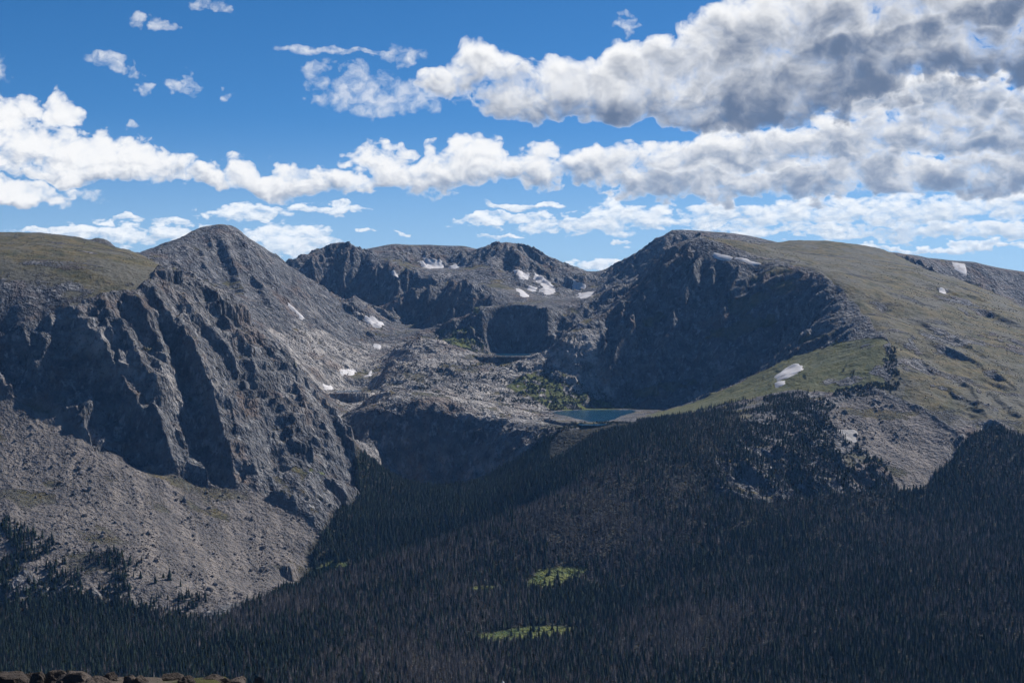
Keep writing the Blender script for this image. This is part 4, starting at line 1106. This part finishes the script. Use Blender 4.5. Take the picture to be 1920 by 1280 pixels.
deadf = np.where(canyon, deadf * 0.12, deadf)
spurtop = in_poly(tx, ty, B((480, 2380), (480, 2450), (620, 2560), (750, 2615), (850, 2665), (950, 2715), (1020, 2765), (1100, 2835), (1180, 2915), (1180, 2800), (1000, 2600), (750, 2450)))
deadf = np.where(spurtop, np.maximum(deadf, 0.72), deadf)
isdead = RNG.random(len(tx)) < deadf
th = np.clip(RNG.normal(9.4, 3.3, len(tx)), 2.5, 19) * (1 + 0.25 * fbm(tx, ty, 60, 3, 119)) * np.interp(tz, [-330, -150], [1.0, 0.62]) * np.where(isdead, 1.05, 1.0)
pick = RNG.integers(0, 4, len(tx)); trot = RNG.uniform(0, 6.28, len(tx))
order = np.argsort(ty / th)
inview = (bear > 4) & (bear < 1916) & ((HY - tz / ty * F) < 1278)
for dead, lst, nm, lab, grp in ((False, LIVE, 'spruce_tree', 'dark green living spruce in the closest forest along the bottom of the view', 'closest living spruces'),
                                (True, DEAD, 'dead_spruce_tree', 'bare grey-brown dead spruce in the closest forest along the bottom of the view', 'closest dead spruces')):
    mine = order[(isdead[order] == dead)]
    near = [i for i in mine if inview[i]][:300]
    for i in near:
        e = link(nm, None, label=lab, category='tree', group=grp)
        e.location = (tx[i], ty[i], tz[i]); e.rotation_euler = (0, 0, trot[i]); e.scale = (th[i] * 1.05, th[i] * 1.05, th[i])
        link('trunk', lst[pick[i]][0], e); link('crown', lst[pick[i]][1], e)
    rest = np.setdiff1d(mine, near)
    w = RNG.uniform(0.75, 1.55, len(rest))
    instancer('dead_spruce_forest' if dead else 'spruce_forest', np.stack([tx, ty, tz], -1)[rest], np.stack([th[rest] * w, th[rest] * w, th[rest]], -1),
              np.stack([RNG.normal(0, 0.03, len(rest)), RNG.normal(0, 0.03, len(rest)), trot[rest]], -1), pick[rest], [q[2] for q in lst], kind='stuff',
              label='grey-brown dead spruces mixed through the valley forest' if dead else 'dark green spruces covering the valley and its spur', category='forest')
print('trees', len(tx), 'dead', isdead.sum())

# low wind-clipped scrub on the knoll, round the lake and in the gorge
SCRUB = [(B((1655, 3230), (1668, 3420), (1682, 3420), (1682, 3240)), 0.8), (B((1560, 3225), (1570, 3262), (1665, 3262), (1672, 3225), (1600, 3200)), 0.85), (B((1400, 3150), (1440, 3230), (1560, 3225), (1560, 3130)), 0.6),
         (B((960, 3770), (1000, 4000), (1100, 3960), (1180, 3940), (1190, 3880), (1050, 3760)), 0.6), (B((810, 4720), (850, 4680), (910, 4700), (915, 4550), (880, 4400), (840, 4450)), 0.55),
         (B((1560, 3290), (1590, 3400), (1620, 3390), (1600, 3290)), 0.4), (B((1340, 2900), (1400, 3150), (1520, 3200), (1560, 3100), (1640, 2930), (1520, 2790)), 0.3), (B((700, 3650), (760, 4050), (900, 4100), (1000, 4000), (1000, 3650)), 0.22),
         (B((760, 3210), (850, 3250), (1000, 3300), (1150, 3350), (1200, 3300), (1050, 3220), (850, 3160)), 0.5)]
sx, sy = [], []
for poly, d in SCRUB:
    pa = np.array(poly); n_ = int(np.prod(pa.max(0) - pa.min(0)) / 14)
    x = RNG.uniform(pa[:, 0].min(), pa[:, 0].max(), n_); y = RNG.uniform(pa[:, 1].min(), pa[:, 1].max(), n_)
    okk = in_poly(x + fbm(x, y, 60, 3, 121) * 25, y + fbm(x, y, 60, 3, 123) * 25, poly) & (RNG.random(n_) < d) & (fbm(x, y, 45, 3, 125) > -0.25 + 0.5 * (0.8 - d)) & (at(lake_mask, x, y) < 0.02) & (at(msl, x, y) < 1.2)
    sx.append(x[okk]); sy.append(y[okk])
sx = np.concatenate(sx); sy = np.concatenate(sy); m_ = len(sx)
sh = RNG.uniform(2.0, 4.5, m_)
instancer('krummholz_scrub', np.stack([sx, sy, zt(sx, sy) - 0.2], -1), np.stack([sh * 3.2, sh * 3.2, sh], -1), np.stack([np.zeros(m_), np.zeros(m_), RNG.uniform(0, 6.28, m_)], -1), RNG.integers(0, 4, m_), [q[2] for q in LIVE],
          kind='stuff', label='low dark green scrub in patches on the knoll and round the lakes', category='scrub')
print('scrub', m_)

# ------------------------------------------------------------------ stones on the ledge at the foot of the view
from mathutils import noise as mnoise
MAT_LEDGE = stone_material('ledge_stone', (0.035, 0.028, 0.024), (0.135, 0.110, 0.095), 3.0)
MAT_PALE = stone_material('pale_stone', (0.34, 0.34, 0.32), (0.50, 0.50, 0.48), 3.0)
LEDGE = [(12, 1263, 95, 'dark low stone at the far left end of the rocky ledge'), (42, 1262, 60, 'small brown stone second from the left end of the ledge'), (70, 1259, 32, 'small pointed stone on the ledge left of the pale one'),
         (103, 1256, 55, 'pale blunt stone standing out on the left part of the ledge'), (137, 1258, 75, 'large rounded brown stone in the left part of the ledge'), (178, 1269, 70, 'dark flat stone in the shade on the ledge'),
         (206, 1259, 34, 'narrow upright pointed stone near the ledge grass tuft'), (244, 1264, 30, 'small upright stone in the middle of the ledge'), (262, 1267, 34, 'dark squat stone in the middle of the ledge'),
         (322, 1262, 48, 'pale angular stone left of the mossy strip on the ledge'), (350, 1266, 40, 'low grey stone on the mossy strip of the ledge'), (392, 1265, 85, 'long flat grey slab on the right part of the ledge'),
         (445, 1268, 44, 'grey stone right of the long flat slab'), (488, 1271, 46, 'brown split stone at the right end of the ledge'), (945, 1276, 40, 'pale rounded stone alone at the bottom middle of the view')]
for k, (px, top, wpx, lab) in enumerate(LEDGE):
    pale = px == 945
    d = 13.6 + 0.5 * math.sin(k * 2.3) if not pale else 11.0
    top = top - (0 if pale else 1)
    x = (px - 960) / F * d; zt_ = (HY - top) / F * d; w_ = wpx / F * d * 0.95
    base = float(near_height(np.array([x]), np.array([d]))[0])
    h_ = max(zt_ - base + 0.05, w_ * 0.5)
    me = stone_mesh('ledge_stone', 700 + k, MAT_PALE if pale else MAT_LEDGE, 3, 0.8 if not pale else 0.9, 0.35 if not pale else 0.08)
    if not pale:
        for v in me.vertices:
            q = Vector(v.co) * 4.0 + Vector((k * 7.1, 0, 0))
            v.co = Vector(v.co) * (1 + 0.22 * mnoise.noise(q) + 0.10 * mnoise.noise(q * 2.7))
    cz = np.array([v.co[:] for v in me.vertices]); ext = cz.max(0) - cz.min(0); top_z = cz[:, 2].max()
    o = link('ledge_stone' if not pale else 'pale_stone', me, label=lab, category='stone', group='stones on the ledge')
    sz = h_ / ext[2]; sxy = w_ / ext[0]
    o.scale = (sxy, sxy, sz); o.location = (x, d, zt_ - top_z * sz)

# ------------------------------------------------------------------ the air
import bmesh
bm = bmesh.new(); bmesh.ops.create_cube(bm, size=1.0)
me = bpy.data.meshes.new('haze'); bm.to_mesh(me); bm.free()
hz = link('haze', me, kind='stuff')
allz = max(float(Z.max()), float(OZ.max())) + 15; lowz = min(float(OZ.min()), float(Z.min())) - 1.0
hz.scale = (24400, 24400, allz - lowz); hz.location = (0, 0, (allz + lowz) / 2)
mh = bpy.data.materials.new('haze'); mh.use_nodes = True; mh.node_tree.nodes.clear()
ho = mh.node_tree.nodes.new('ShaderNodeOutputMaterial'); hv = mh.node_tree.nodes.new('ShaderNodeVolumePrincipled')
hv.inputs['Color'].default_value = (0.20, 0.48, 1.0, 1); hv.inputs['Density'].default_value = HAZE; hv.inputs['Anisotropy'].default_value = 0.2
hv.inputs['Density Attribute'].default_value = ''
mh.node_tree.links.new(hv.outputs[0], ho.inputs['Volume'])
me.materials.append(mh)
